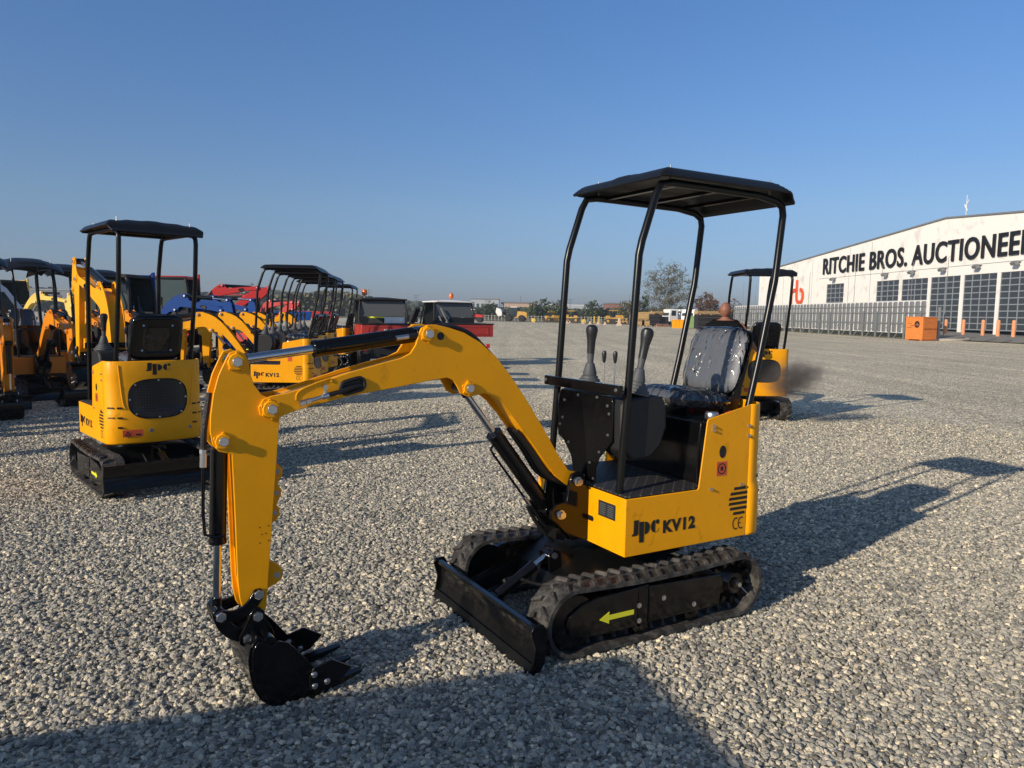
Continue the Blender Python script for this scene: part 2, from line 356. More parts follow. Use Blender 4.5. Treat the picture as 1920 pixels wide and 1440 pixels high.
def track(root, side, R):
    """crawler track with its frame; side +1 left, -1 right"""
    yo, yi = side * .51, side * .335
    ym = (yo + yi) / 2
    cf, crr, r = (.765, .190), (-.285, .185), .165
    path = []
    for k in range(15): a = radians(90 - 180 * k / 14); path.append((cf[0] + r * cos(a), cf[1] - .01 + r * sin(a)))
    for k in range(1, 14): t = k / 14; path.append((cf[0] + (crr[0] - cf[0]) * t, .014 + .006 * (1 + cos(2 * pi * t)) * .5))
    for k in range(15): a = radians(270 - 180 * k / 14); path.append((crr[0] + r * cos(a), crr[1] - .005 + r * sin(a)))
    for k in range(1, 14): t = k / 14; path.append((crr[0] + (cf[0] - crr[0]) * t, .345 - .018 * sin(pi * t)))
    inn = inset(path, .020); n = len(path)
    b = MB(R)
    for (ya, yb) in ((yi, yo),):
        vs = []
        for p, q in zip(path, inn): vs += [(p[0], ya, p[1]), (p[0], yb, p[1]), (q[0], yb, q[1]), (q[0], ya, q[1])]
        fs = []
        for i in range(n):
            j = (i + 1) % n
            for k in range(4): fs.append((i * 4 + k, i * 4 + (k + 1) % 4, j * 4 + (k + 1) % 4, j * 4 + k))
        b.add(vs, fs)
    # resample for lugs
    L = [0]
    for i in range(n): L.append(L[-1] + (Vector(path[(i + 1) % n]) - Vector(path[i])).length)
    def samp(d):
        d %= L[-1]
        for i in range(n):
            if L[i + 1] >= d:
                t = (d - L[i]) / (L[i + 1] - L[i]); p, q = Vector(path[i]), Vector(path[(i + 1) % n]); dd = (q - p).normalized()
                return p.lerp(q, t), dd, Vector((-dd.y, dd.x))
    o = MB(R); nl = 40; W = abs(yo - yi)
    for k in range(nl):
        for hs in (-1, 1):
            d = (k + (.5 if hs > 0 else 0)) * L[-1] / nl
            vs = []
            for lvl, sh, hh in ((0, 1.0, 0), (1, .66, .018)):
                for (yy, dd_) in ((.47, .012), (.10, -.016)):
                    for sg in (-1, 1):
                        p, tg, nn = samp(d + dd_ + sg * .013 * sh)
                        q = p + nn * (hh if not (lvl and yy > .3) else hh * .85)
                        vs.append((q.x, ym + hs * yy * W * (1 if not lvl else .93), q.y))
            o.add(vs, [(0, 1, 3, 2), (4, 6, 7, 5), (0, 2, 6, 4), (1, 5, 7, 3), (0, 4, 5, 1), (2, 3, 7, 6)])
    for k in range(nl):   # inner drive teeth
        p, tg, nn = samp(k * L[-1] / nl)
        a = p - nn * .018; c = p - nn * .050
        o.add([(a.x + tg.x * s1 * .012, ym + s2 * .022, a.y + tg.y * s1 * .012) for s1 in (-1, 1) for s2 in (-1, 1)] + [(c.x + tg.x * s1 * .006, ym + s2 * .012, c.y + tg.y * s1 * .006) for s1 in (-1, 1) for s2 in (-1, 1)],
              [(0, 1, 3, 2), (4, 6, 7, 5), (0, 4, 5, 1), (2, 3, 7, 6), (0, 2, 6, 4), (1, 5, 7, 3)])
    belt = b.build('rubber_track', 'rubber', root, ang=50)
    o.build('tread', 'rubber', belt, ang=20)
    f = MB(R)
    out = side * .495; inr = side * .36
    f.prism([(.805, .125), (.80, .215), (.73, .255), (.64, .278), (.40, .288), (.40, .092), (.50, .088), (.70, .095)], inr, out)
    f.prism([(.397, .098), (.397, .290), (.33, .292), (.33, .098)], inr, out - side * .004)
    f.prism([(.327, .095), (.327, .284), (-.155, .262), (-.155, .095)], inr, out)
    f.prism([(-.155, .12), (-.155, .24), (-.26, .22), (-.26, .15)], inr, out - side * .04)
    fr = f.build('track_frame', 'black', root, bevel=.005)
    a = MB(R); y = out + side * .0025
    a.prism([(.632, .168), (.575, .199), (.575, .182), (.425, .182), (.425, .158), (.575, .158), (.575, .140)], y - side * .002, y)
    a.build('direction_arrow', 'arrow', fr)
    q = MB(R)
    for x, z in ((.392, .195), (.235, .205), (.39, .118), (.03, .135)): q.bolt((x, out, z), (0, side, 0), .009, .008)
    q.build('frame_bolt', 'zinc', fr)
    s = MB(R)
    s.cyl((crr[0], inr, crr[1]), (crr[0], side * .43, crr[1]), .098, 24); s.cyl((crr[0], side * .43, crr[1]), (crr[0], side * .475, crr[1]), .095, 24, r2=.055)
    s.cyl((crr[0], side * .47, crr[1]), (crr[0], side * .49, crr[1]), .03, 20)
    for k in range(11):
        a_ = 2 * pi * k / 11
        s.box((crr[0] + .115 * cos(a_), ym, crr[1] + .115 * sin(a_)), (.05, .03, .026), Matrix.Rotation(-a_, 3, 'Y'))
    sp = s.build('drive_sprocket', 'black', root)
    MB(R).cyl((crr[0], side * .488, crr[1]), (crr[0], side * .507, crr[1]), .013, 8).cyl((crr[0], side * .50, crr[1]), (crr[0] - .045, side * .52, crr[1] - .05), .0022, 6).build('hub_pin', 'zinc', sp)
    s = MB(R)
    s.cyl((cf[0], inr, cf[1] - .01), (cf[0], side * .48, cf[1] - .01), .125, 24).cyl((cf[0], side * .48, cf[1] - .01), (cf[0], side * .49, cf[1] - .01), .05, 16)
    s.build('idler_wheel', 'black', root)
    for x in (.36, .02):
        MB(R).cyl((x, side * .37, .085), (x, side * .475, .085), .05, 20).cyl((x, side * .475, .085), (x, side * .485, .085), .018, 12).build('bottom_roller', 'black', root)

def excavator(label, pos, yaw, paint='yellow', swing=3.5, low=0.0, ba=0.0, sa=0.0, bk=0.0, brand=True, canopy='flat', detail=True, group=None, cat='mini excavator', name='mini_excavator', up=0.0):
    root = tag(empty(name, pos, radians(yaw)), label, cat, group)
    RL = Matrix.Rotation(radians(low), 3, 'Z')
    Lo = lambda p: RL @ p
    # ---- undercarriage
    for sd_ in (1, -1): track(root, sd_, Lo)
    c = MB(Lo)
    c.prism([(-.12, .15), (-.12, .29), (.0, .33), (.42, .33), (.62, .25), (.66, .15)], -.335, .335)
    c.bx(-.05, .55, -.36, .36, .12, .2)
    cf_ = c.build('centre_frame', 'satin', root, bevel=.006)
    MB(Lo).cyl((0, 0, .33), (0, 0, .37), .27, 36).cyl((0, 0, .37), (0, 0, .405), .24, 36).cyl((0, 0, .405), (0, 0, .42), .29, 36).build('slew_ring', 'satin', root)
    # ---- dozer blade
    Lb = lambda p: RL @ (p + Vector((0, 0, up * min(1, max(0, (p.x - .55) / .45)))))
    d = MB(Lb); prof = [(1.020, .005), (1.005, .04), (.990, .09), (.985, .14), (.992, .185), (1.012, .212), (.994, .216), (.974, .19), (.967, .14), (.972, .085), (.988, .035), (1.004, .002)]
    d.prism(prof, -.52, .52)
    for sd_ in (1, -1):
        d.prism([(1.026, .0), (.985, .0), (.955, .05), (.945, .19), (.965, .225), (1.018, .222), (1.030, .20), (1.006, .12)], sd_ * .52, sd_ * .532)
    d.bx(.985, 1.014, -.519, .519, .196, .216)
    bl = d.build('dozer_blade', 'black', root, bevel=.002)
    e = MB(Lb); e.prism([(1.0325, .0), (1.024, .001), (1.008, .045), (1.016, .047)], -.52, .52); e.build('cutting_edge', 'satin', bl)
    for sd_ in (1, -1):
        a = MB(Lb); a.prism([(.975, .075), (.975, .145), (.62, .25), (.58, .25), (.55, .17), (.6, .15)], sd_ * .30, sd_ * .245); a.build('blade_arm', 'satin', root, bevel=.004)
    cy = MB(Lb)
    P0, P1 = Vector((.925, 0, .155)), Vector((.60, 0, .345)); dd = (P1 - P0)
    cy.cyl(P0 + dd * .06, P0 + dd * .72, .030, 18).cyl(P0 - dd * .02, P0 + dd * .08, .022, 12)
    cy.cyl(P0 + Vector((0, -.03, 0)), P0 + Vector((0, .03, 0)), .028, 16).cyl(P1 + Vector((0, -.03, 0)), P1 + Vector((0, .03, 0)), .026, 16)
    for sd_ in (-1, 1):
        cy.prism([(.97, .10), (.975, .16), (.925, .19), (.90, .16), (.92, .11)], sd_ * .036, sd_ * .05)
        cy.prism([(.55, .28), (.56, .36), (.60, .378), (.63, .35), (.62, .25)], sd_ * .034, sd_ * .05)
    cyl_ = cy.build('blade_cylinder', 'black', root)
    MB(Lb).cyl(P0 + dd * .72, P1, .014, 14).build('piston_rod', 'chrome', cyl_)
    MB(Lb).cyl((.925, .05, .155), (.925, .062, .155), .017, 6).cyl((.60, .05, .345), (.60, .062, .345), .017, 6).build('hex_bolt', 'zinc', cyl_)
    h = MB(Lo)
    h.tube([(.80, .05, .25), (.70, .10, .22), (.60, .14, .25), (.45, .12, .30), (.3, .08, .32)], .009, 8, smooth=5)
    h.tube([(.86, -.02, .23), (.72, -.09, .22), (.58, -.10, .27), (.40, -.09, .32)], .009, 8, smooth=5)
    h.build('hose', 'hose', cyl_)
    # ---- upper structure
    bp = MB()
    bp.bx(-.42, .412, -.398, .398, .418, .47)          # base plate
    bp.build('base_plate', 'black', root, bevel=.004)
    Y = paint
    pn = None
    for sd_ in (1, -1):
        p = MB()
        p.prism([(-.4185, .411), (.42, .411), (.42, .703), (-.052, .703), (-.060, .711), (-.104, 1.060), (-.112, 1.072), (-.4185, 1.134)], sd_ * .397, sd_ * .405)
        p.bx(.412, .42, sd_ * .036, sd_ * .397, .411, .703)
        p.bx(.30, .412, sd_ * .036, sd_ * .042, .411, .703)
        o = p.build('body_panel', Y, root, bevel=.0045, seg=3)
        if sd_ > 0: pn = o
        side = MB(); yy = sd_ * .4065
        # hinge bolts
        for x, z in ((-.147, 1.033), (-.147, 1.011), (-.41, 1.02), (-.41, .966), (-.143, .698), (-.37, .700)):
            side.bolt((x, sd_ * .405, z), (0, sd_, 0), .0065, .014)
        side.build('panel_bolt', 'zinc', o)
        dk = MB()
        cx, cz, rr = -.362, .612, .082
        for k in range(6):
            z0 = cz + (k - 2.5) * .0275; hw = sqrt(max(0, rr * rr - (abs(k - 2.5) * .0275) ** 2))
            dk.prism([(cx - hw, z0 - .0075), (cx + hw, z0 - .0075), (cx + hw * .93, z0 + .0075), (cx - hw * .93, z0 + .0075)], yy - sd_ * .001, yy)
        dk.prism([(-.221 + .024 * cos(t * pi / 10), .891 + .034 * sin(t * pi / 10)) for t in range(20)], yy - sd_ * .001, yy)
        dk.build('vent_slot', 'decal', o)
        if brand:
            f = (lambda x, z, dpt: (-x, .4062 + .0006, z)) if sd_ > 0 else (lambda x, z, dpt: (x, -.4068, z))
            t = MB()
            if sd_ > 0:
                logo_jpc(t, -.378, -.203, .512, .592, f); fit_text(t, 'KV12', -.178, .042, .502, .570, f, bold=.05, space=1.12)
                t.add([(-x, .4069, z) for x, z in []], [])
                x0 = .315
            else:
                logo_jpc(t, -.042, .133, .512, .592, f); fit_text(t, 'KV12', .158, .378, .502, .570, f, bold=.05, space=1.12); x0 = -.395
            for cxx in (x0 + .027, x0 + .067):
                a0, a1 = 60, 300
                ring = [(cxx + .026 * cos(radians(a0 + (a1 - a0) * i / 14)), .487 + .034 * sin(radians(a0 + (a1 - a0) * i / 14))) for i in range(15)]
                rin = [(cxx + .020 * cos(radians(a0 + (a1 - a0) * i / 14)), .487 + .027 * sin(radians(a0 + (a1 - a0) * i / 14))) for i in range(15)]
                pts = ring + rin[::-1]
                t.add([f(a, b, 0) for a, b in ring + rin], [(i, i + 1, 16 + i, 15 + i) for i in range(14)])
            t.add([f(x0 + .049, .4845, 0), f(x0 + .064, .4845, 0), f(x0 + .064, .4895, 0), f(x0 + .049, .4895, 0)], [(0, 1, 2, 3)])
            t.build('lettering', 'decal', o, recalc=False)
            s_ = MB(); s_.bx(-.255, -.182, yy - sd_ * .001, yy, .762, .838); st = s_.build('warning_sticker', 'sticker', o)
            s_ = MB(); yk = yy + sd_ * .0008
            s_.add([(-.2185 + r_ * cos(k * pi / 10), yk, .800 + r_ * sin(k * pi / 10)) for r_ in (.024, .030) for k in range(20)], [(k, (k + 1) % 20, 20 + (k + 1) % 20, 20 + k) for k in range(20)])
            s_.add([(-.228, yk, .79), (-.209, yk, .79), (-.209, yk, .812), (-.228, yk, .812)], [(0, 1, 2, 3)])
            s_.build('printed_symbol', 'decal', st)
    if brand:
        s_ = MB(); s_.bx(.4205, .4225, .185, .325, .575, .655); npl = s_.build('name_plate', 'plate', pn)
        s_ = MB()
        for k in range(6):
            for q in range(2): s_.add([(.4228, .197 + q * .065, .64 - k * .0105), (.4228, .245 + q * .065, .64 - k * .0105), (.4228, .245 + q * .065, .6425 - k * .0105), (.4228, .197 + q * .065, .6425 - k * .0105)], [(0, 1, 2, 3)])
        s_.build('printed_rows', 'galv', npl)
        s_ = MB(); s_.prism([(.060 + (.014 * cos(a) if cos(a) < 0 else .07 + .014 * cos(a)), .540 + .014 * sin(a)) for a in [k * pi / 8 + .2 for k in range(16)]], .4202, .4212, 'x'); s_.build('front_slot', 'decal', pn)
    # rear cowl
    rc = MB(); zs = [.411, .425, .665, .69, .71, 1.00, 1.128, 1.136]
    def cowl(p, z):
        x, y = p; s = Vector((x + .2, y)).normalized()
        g = .012 if z < .68 else (.006 if z < .7 else 0)
        if z < .42 or z > 1.13: g -= .004
        return (x + s.x * g * (1 if x < -.44 else .25), y + s.y * g * (1 if x < -.44 else .25), z)
    vs = [cowl(p, z) for z in zs for p in PLAN]; m_ = len(PLAN)
    rc.add(vs, [(i * m_ + j, i * m_ + j + 1, (i + 1) * m_ + j + 1, (i + 1) * m_ + j) for i in range(len(zs) - 1) for j in range(m_ - 1)])
    cw = rc.build('engine_cowl', Y, root, solid=.006, ang=50)
    def surf(y, z, off):
        ay = abs(y)
        for a, b in zip(PLAN[:8][::-1], PLAN[:8][::-1][1:]):
            if a[1] <= ay <= b[1]:
                t = (ay - a[1]) / (b[1] - a[1]); return (a[0] + (b[0] - a[0]) * t - off, y, z)
        return (PLAN[7][0] - off, y, z)
    gr = MB(); n_ = 40; ring = []
    for k in range(n_):
        a = 2 * pi * k / n_; e = .62
        ring.append((.245 * (abs(cos(a)) ** e) * (1 if cos(a) > 0 else -1), .80 + .172 * (abs(sin(a)) ** .72) * (1 if sin(a) > 0 else -1)))
    vs = []; 
    for f_ in (1, .75, .5, .25): vs += [surf(y * f_, .80 + (z - .80) * f_, .004 if .80 + (z - .80) * f_ > .70 else .016) for y, z in ring]
    vs.append(surf(0, .80, .004))
    fs = [(r_ * n_ + k, r_ * n_ + (k + 1) % n_, (r_ + 1) * n_ + (k + 1) % n_, (r_ + 1) * n_ + k) for r_ in range(3) for k in range(n_)] + [(3 * n_ + k, 3 * n_ + (k + 1) % n_, 4 * n_) for k in range(n_)]
    gr.add(vs, fs); gg = gr.build('grille', 'grille', cw)
    g2 = MB(); g2.tube([surf(y, z, .004 if z > .70 else .016) for y, z in ring], .006, 6, closed=True); g2.build('grille_rim', 'black', gg)
    g3 = MB()
    for k in range(0, n_, 5): q = surf(ring[k][0] * .96, .80 + (ring[k][1] - .80) * .96, .006 if ring[k][1] > .70 else .018); g3.bolt(q, (-1, 0, 0), .006, .006)
    g3.build('grille_bolt', 'zinc', gg)
    sl_ = MB()
    for sd_ in (1, -1):
        for (yy, z) in ((.375, .73), (.315, .73), (.375, .645), (.315, .645), (.315, .56)):
            o_ = .0025 if z > .7 else .0145; q = surf(sd_ * yy, z, o_ - .001); q1 = surf(sd_ * (yy - .018), z, o_); q2 = surf(sd_ * (yy + .018), z, o_)
            sl_.tube([q1, q, q2], .008, 6)
    sl_.build('vent_slot', 'decal', cw)
    # pressed creases
    cs = MB()
    crease = [(.315, 1.10), (.29, .80), (.27, .72)]; crease2 = [(-y_, z_) for y_, z_ in crease]
    for cr__ in (crease, crease2): cs.tube([surf(c_[0], c_[1], .0) for c_ in catmull([(a, b, 0) for a, b in cr__], 4)], .006, 6)
    cs.build('pressed_rib', Y, cw)
    if brand:
        t = MB(); logo_jpc(t, -.10, .11, 1.045, 1.118, lambda x, z, dp: surf(-x, z, .0035)); t.build('lettering', 'decal', cw, recalc=False)
        t = MB(); a, b = .30, .14
        t.add([surf(a, .475, .019), surf(b, .475, .019), surf(b, .535, .019), surf(a, .535, .019)], [(0, 1, 2, 3)]); wl = t.build('warning_label', 'sticker', cw)
        t = MB(); t.add([surf(.285, .483, .020), surf(.235, .483, .020), surf(.26, .527, .020), surf(.272, .489, .0205), surf(.248, .489, .0205), surf(.26, .512, .0205)], [(0, 1, 4, 3), (1, 2, 5, 4), (2, 0, 3, 5)])
        t.add([surf(.20, .485, .020), surf(.16, .485, .020), surf(.16, .50, .020), surf(.20, .50, .020)], [(0, 1, 2, 3)]); t.build('printed_symbol', 'decal', wl)
    t = MB(); q = surf(.07, .52, .013); t.cyl(q, (q[0] - .006, q[1], q[2]), .017, 16); q = surf(-.27, .52, .013); t.cyl(q, (q[0] - .006, q[1], q[2]), .014, 16); t.build('screw_plug', 'galv', cw)
    # engine box, floor
    eb = MB(); eb.prism([(-.12, .47), (-.12, .93), (-.135, 1.045), (-.16, 1.055), (-.54, 1.055), (-.54, .47)], -.33, .33); eb.bx(-.30, -.125, .33, .39, .47, 1.05); eb.bx(-.30, -.125, -.39, -.33, .47, 1.05)
    eb.build('engine_box', 'black', root, bevel=.008)
    fm = MB(); fm.bx(-.122, .405, -.392, .392, .700, .714); fm.build('floor_mat', 'mat', root, bevel=.008)
    # canopy frame
    fx = [(.387, .713), (.300, 1.985), (.212, 2.245)]; rx = [(-.470, 1.06), (-.655, 1.79), (-.695, 2.215)]
    if canopy in ('flat', 'round'):
        for sd_ in (1, -1):
            y = sd_ * .315
            MB().tube([(.393, y, .713), (.352, y, 1.30), (.316, y, 1.90), (.300, y, 1.97), (.276, y, 2.04), (.222, y, 2.20), (.190, y, 2.255), (.12, y, 2.268), (.0, y, 2.268)], .0195, 14).build('canopy_post', 'satin', root)
            MB().tube([(-.485, y, 1.06), (-.56, y, 1.36), (-.645, y, 1.745), (-.658, y, 1.80), (-.668, y, 1.88), (-.70, y, 2.17), (-.69, y, 2.215), (-.64, y, 2.243), (-.5, y, 2.262), (0, y, 2.268)], .0195, 14).build('canopy_post', 'satin', root)
        r_ = MB(); nu, nv = 44, 34
        if canopy == 'flat':
            def hz(a, b):
                a = (1 - cos(pi * a)) / 2; b = (1 - cos(pi * b)) / 2
                x = -.72 + .97 * a; y = -.40 + .80 * b; v = 2 * b - 1; xr, xf, dy = x + .72, .25 - x, .40 - abs(y)
                q = lambda d, w_, h_, e_: h_ * max(0, 1 - d / w_) ** e_
                dr = max(q(xr, .15, .10, 1.7), q(xf, .08, .055, 1.6), q(dy, .055, .050, 1.2))
                st = lambda t: max(0, min(1, t))
                rib = .012 * st((.26 - abs(y)) * 25) * st((xr - .12) * 25) * st((xf - .09) * 25) + .007 * st((.08 - abs(y)) * 40) * st((xr - .05) * 20) * st((xf - .02) * 30)
                y *= 1 - .08 * max(0, 1 - min(xr, xf) / .08) ** 2; x -= .012 * max(0, 1 - xr / .02)
                return (x, y, 2.336 - dr + rib)
        else:
            def hz(a, b):
                u = 2 * a - 1; v = 2 * b - 1; x = -.245 + .66 * u * (1 - .06 * v * v); y = .50 * v * (1 - .12 * u * u)
                return (x, y, 2.44 - .17 * abs(u) ** 2.2 - .10 * abs(v) ** 2.6 + (.012 if abs(v) < .45 and abs(u) < .8 else 0))
        r_.grid(lambda a, b: hz(a, b), nu, nv)
        rf = r_.build('canopy_roof', 'roof', root, solid=.012, ang=60)
        u_ = MB()
        for x in (.05, -.25, -.55): u_.bx(x - .015, x + .015, -.31, .31, 2.262, 2.280)
        u_.build('roof_brace', 'satin', rf)
        s_ = MB()
        for x in (.12, -.6):
            for sd_ in (1, -1): s_.cyl((x, sd_ * .30, 2.28), (x, sd_ * .30, 2.36 if canopy == 'flat' else 2.42), .005, 8)
        s_.build('roof_bolt', 'zinc', rf)
    elif canopy == 'cab':
        cb = MB(); X0, X1, Yc, Z0, Z1 = -.60, .42, .40, .70, 1.88
        for x in (X0, X1):
            for sd_ in (1, -1): cb.tube([(x, sd_ * Yc, Z0), (x * .98, sd_ * Yc, 1.6), (x * .86, sd_ * Yc * .95, Z1)], .035, 8)
        for sd_ in (1, -1): cb.tube([(X0 * .86, sd_ * Yc * .95, Z1), (X1 * .86, sd_ * Yc * .95, Z1)], .035, 8); cb.tube([(X0, sd_ * Yc, 1.25), (X1, sd_ * Yc, 1.25)], .02, 6); cb.bx(X0, X1, sd_ * Yc - .01, sd_ * Yc + .01, Z0, 1.2)
        pass
        cab_ = cb.build('cab_frame', 'console', root, bevel=.01)
        for sd_ in (1, -1): MB().add([(X0, sd_ * .40, 1.25), (X1, sd_ * .40, 1.25), (X1 * .86, sd_ * .38, Z1), (X0 * .86, sd_ * .38, Z1)], [(0, 1, 2, 3)]).build('side_window', 'cab_glass', cab_)
        MB().add([(X0 - .01, .38, 1.15), (X0 - .01, -.38, 1.15), (X0 * .88, -.36, Z1), (X0 * .88, .36, Z1)], [(0, 1, 2, 3)]).build('rear_window', 'cab_glass', cab_)
        MB().bx(X0 * .92, X1 * .92, -.39, .39, Z1 - .02, Z1 + .05).build('cab_roof', Y if paint == 'red' else 'console', cab_, bevel=.02)
        MB().tube([(X0 * .8, Yc * .97, Z1 + .04), (X1 * .8, Yc * .97, Z1 + .04), (X1 * .97, Yc, 2.0), (X1, Yc + .01, 1.3)], .03, 8).build('coloured_trim', Y, cab_)
    # crossbar, guard
    if canopy in ('flat', 'round'):
        cb = MB(); cb.bx(.405, .432, -.345, .335, 1.205, 1.258); cb.build('crossbar', 'black', root, bevel=.003)
        bt = MB()
        for y in (-.325, .315): bt.bolt((.432, y, 1.234), (1, 0, 0), .007, .009)
        bt.build('bar_bolt', 'zinc', root)
        g = MB(); g.prism([(-.255, 1.165), (-.235, 1.19), (.215, 1.19), (.235, 1.165), (.237, .96), (.13, .86), (.10, .80), (.10, .715), (-.09, .715), (-.13, .83), (-.27, .97)], .378, .386, 'x')
        gd = g.build('guard_plate', 'black', root, bevel=.003)
        bt = MB()
        for y, z in ((-.20, 1.13), (-.215, 1.03), (-.24, .99), (-.15, .90), (.19, 1.14), (.205, 1.10), (.20, .99), (.13, .89), (.05, .82), (.0, .74), (.08, .74), (-.07, 1.17), (.10, 1.175)): bt.bolt((.386, y, z), (1, 0, 0), .0055, .007)
        bt.build('guard_bolt', 'zinc', gd)
    # control consoles
    for sd_ in (1, -1):
        cc = MB(); y0, y1 = sd_ * .10, sd_ * .30
        pr = [(.37, .92), (.375, 1.15), (.35, 1.185), (.20, 1.20), (.12, 1.19), (.085, 1.14), (.075, 1.03), (.11, .93), (.18, .87), (.30, .86)]
        cc.prism(pr, y0, y1); cc.build('control_console', 'console', root, bevel=.02, seg=3)
    def lever(x, y, tilt, big=True):
        R_ = Matrix.Rotation(tilt[0], 3, 'X') @ Matrix.Rotation(tilt[1], 3, 'Y'); B_ = (x, y, 1.195)
        if big:
            prof = [(.078, 0)]
            for k in range(4):
                rr = .082 - k * .0115; z = .002 + k * .017; prof += [(rr, z), (rr, z + .010), (rr - .010, z + .013)]
            prof += [(.040, .078), (.024, .135), (.015, .142)]
            lv = MB().lathe(prof, B_, 22, R_).build('lever_boot', 'boot', root)
            MB().cyl(Vector(B_) + R_ @ Vector((0, 0, .10)), Vector(B_) + R_ @ Vector((0, 0, .21)), .015, 12, r2=.021).build('lever_stem', 'boot', lv)
            MB().lathe([(.021, .19), (.022, .22), (.024, .26), (.030, .295), (.034, .318), (.032, .338), (.020, .350), (.006, .353)], B_, 20, R_).build('lever_grip', 'grip', lv)
        else:
            lv = MB().cyl(Vector(B_), Vector(B_) + R_ @ Vector((0, 0, .16)), .0042, 10).build('small_lever', 'zinc', root)
            MB().lathe([(.006, .15), (.009, .16), (.012, .185), (.013, .20), (.010, .212), (.003, .216)], B_, 16, R_).build('lever_knob', 'grip', lv)
    lever(.215, -.21, (0, -.03)); lever(.235, .22, (-.02, -.20))
    lever(.25, -.03, (0, 0), False); lever(.225, .03, (0, -.02), False)
    # seat
    if canopy != 'none':
        tl = radians(17)
        def Tb(off):
            def T(p):   # backrest: u->y, v->up, n->forward
                q = Vector((p.z + off, p.x, p.y)); q = Matrix.Rotation(-tl, 3, 'Y') @ q
                return q + Vector((-.555, 0, 1.345))
            return T
        def Tc(p): return Matrix.Rotation(radians(-5), 3, 'Y') @ Vector((p.y, p.x, p.z)) + Vector((-.305, 0, 1.135))
        b1 = MB(); pad(b1, .43, .40, .05, Tb(.012), bulge=.012); sb = b1.build('seat_backrest', 'vinyl', root, ang=60)
        b2 = MB()
        def shell(a, b):
            x, y = 2 * a - 1, 2 * b - 1; e = 6; k = (abs(x) ** e + abs(y) ** e) ** (1 / e) if (x or y) else 0; m = max(abs(x), abs(y)) / k if k > 1e-6 else 1
            dpt = -.028 - .018 * min(1, max(0, (1 - max(abs(x), abs(y))) * 9)) + .010 * (1 if max(abs(x) * 1.1, abs(y + .05)) < .58 else 0)
            return Tb(0)(Vector((x * m * .218, y * m * .205, dpt)))
        b2.grid(shell, 30, 30); sh = b2.build('seat_shell', 'black', root, solid=.01, ang=30)
        bt = MB()
        for yy in (-.12, .12):
            for zz in (-.11, .12): q = Tb(0)(Vector((yy, zz, -.045))); bt.bolt(q, (-1, 0, .3), .007, .006)
        bt.build('seat_bolt', 'zinc', sh)
        b3 = MB(); pad(b3, .43, .42, .07, Tc, bulge=.015); sc_ = b3.build('seat_cushion', 'vinyl', root, ang=60)
        fl = MB(); pad(fl, .43, .40, .05, Tb(.012), nu=40, nv=40, bulge=.018, crumple=.007, grow=.008, seams=False)
        fl.build('plastic_cover', 'film', sb, ang=40)
        fl = MB(); pad(fl, .43, .42, .07, Tc, nu=40, nv=40, bulge=.02, crumple=.008, grow=.010, seams=False); fl.build('plastic_cover', 'film', sc_, ang=40)
        br = MB()
        for sd_ in (1, -1):
            br.prism([(-.55, 1.20), (-.60, 1.36), (-.585, 1.37), (-.52, 1.22), (-.47, 1.14), (-.42, 1.10), (-.42, 1.06), (-.50, 1.055), (-.54, 1.12)], sd_ * .20, sd_ * .215)
        br.build('seat_bracket', 'satin', root, bevel=.003)
        sk = MB(); sk.bx(-.52, -.16, -.19, .19, 1.056, 1.10); sk.build('seat_base', 'black', root)
        MB().lathe([(.034, 0), (.036, .004), (.036, .03), (.031, .038), (.01, .04)], (-.19, .345, 1.06), 24).build('fuel_cap', 'zinc', root)
        for x in (-.34, -.44): MB().cyl((x, .33, 1.055), (x, .33, 1.082), .009, 12).tube([(x - .03, .325, 1.084), (x, .33, 1.09), (x + .035, .335, 1.084)], .006, 8).build('red_latch', 'red_plastic', root)
    # ---- boom group (frame: s forward, y left, z up)
    RB = Matrix.Rotation(radians(swing), 3, 'Z'); A, S_, K_ = radians(ba), radians(sa), radians(bk)
    rp = PIN['root']
    def TB(p): q = rot2((p.x, p.z), rp, A); return RB @ Vector((q[0], p.y, q[1])) + Vector((.62, 0, 0))
    def TS(p): q = rot2((p.x, p.z), PIN['pivot'], S_); return TB(Vector((q[0], p.y, q[1])))
    def TK(p): q = rot2((p.x, p.z), PIN['bpiv'], K_); return TS(Vector((q[0], p.y, q[1])))
    def T0(p): return RB @ p + Vector((.62, 0, 0))
    sb_ = MB(T0)
    bpoly = [(-.20, .68), (-.155, .775), (-.12, .79), (-.08, .78), (-.065, .74), (-.05, .64), (.02, .632), (.05, .60), (.05, .56), (.01, .53), (-.08, .44), (-.20, .415)]
    for sd_ in (1, -1): sb_.prism(bpoly, sd_ * .088, sd_ * .108)
    sb_.bx(-.30, -.10, -.087, .087, .42, .66); sb_.cyl((-.2, 0, .415), (-.2, 0, .70), .07, 20)
    sb_.bx(-.10, .0, -.087, .087, .44, .50)
    sbo = sb_.build('swing_bracket', 'black', root, bevel=.003)
    bt = MB(T0)
    for nm in ('root', 'croot'):
        for sd_ in (1, -1): bt.mark(); bt.auto = False; bt.cyl((PIN[nm][0], sd_ * .108, PIN[nm][1]), (PIN[nm][0], sd_ * .118, PIN[nm][1]), .024, 20); bt.cyl((PIN[nm][0], sd_ * .116, PIN[nm][1]), (PIN[nm][0], sd_ * .136, PIN[nm][1]), .019, 6)
    bt.build('pivot_nut', 'zinc', sbo)
    b = MB(TB)
    for sd_ in (1, -1): b.prism(BOOM, sd_ * .063, sd_ * .075)
    b.prism(BCORE, -.063, .063)
    bo = b.build('boom', Y, root, bevel=.0022)
    bs = MB(TB)
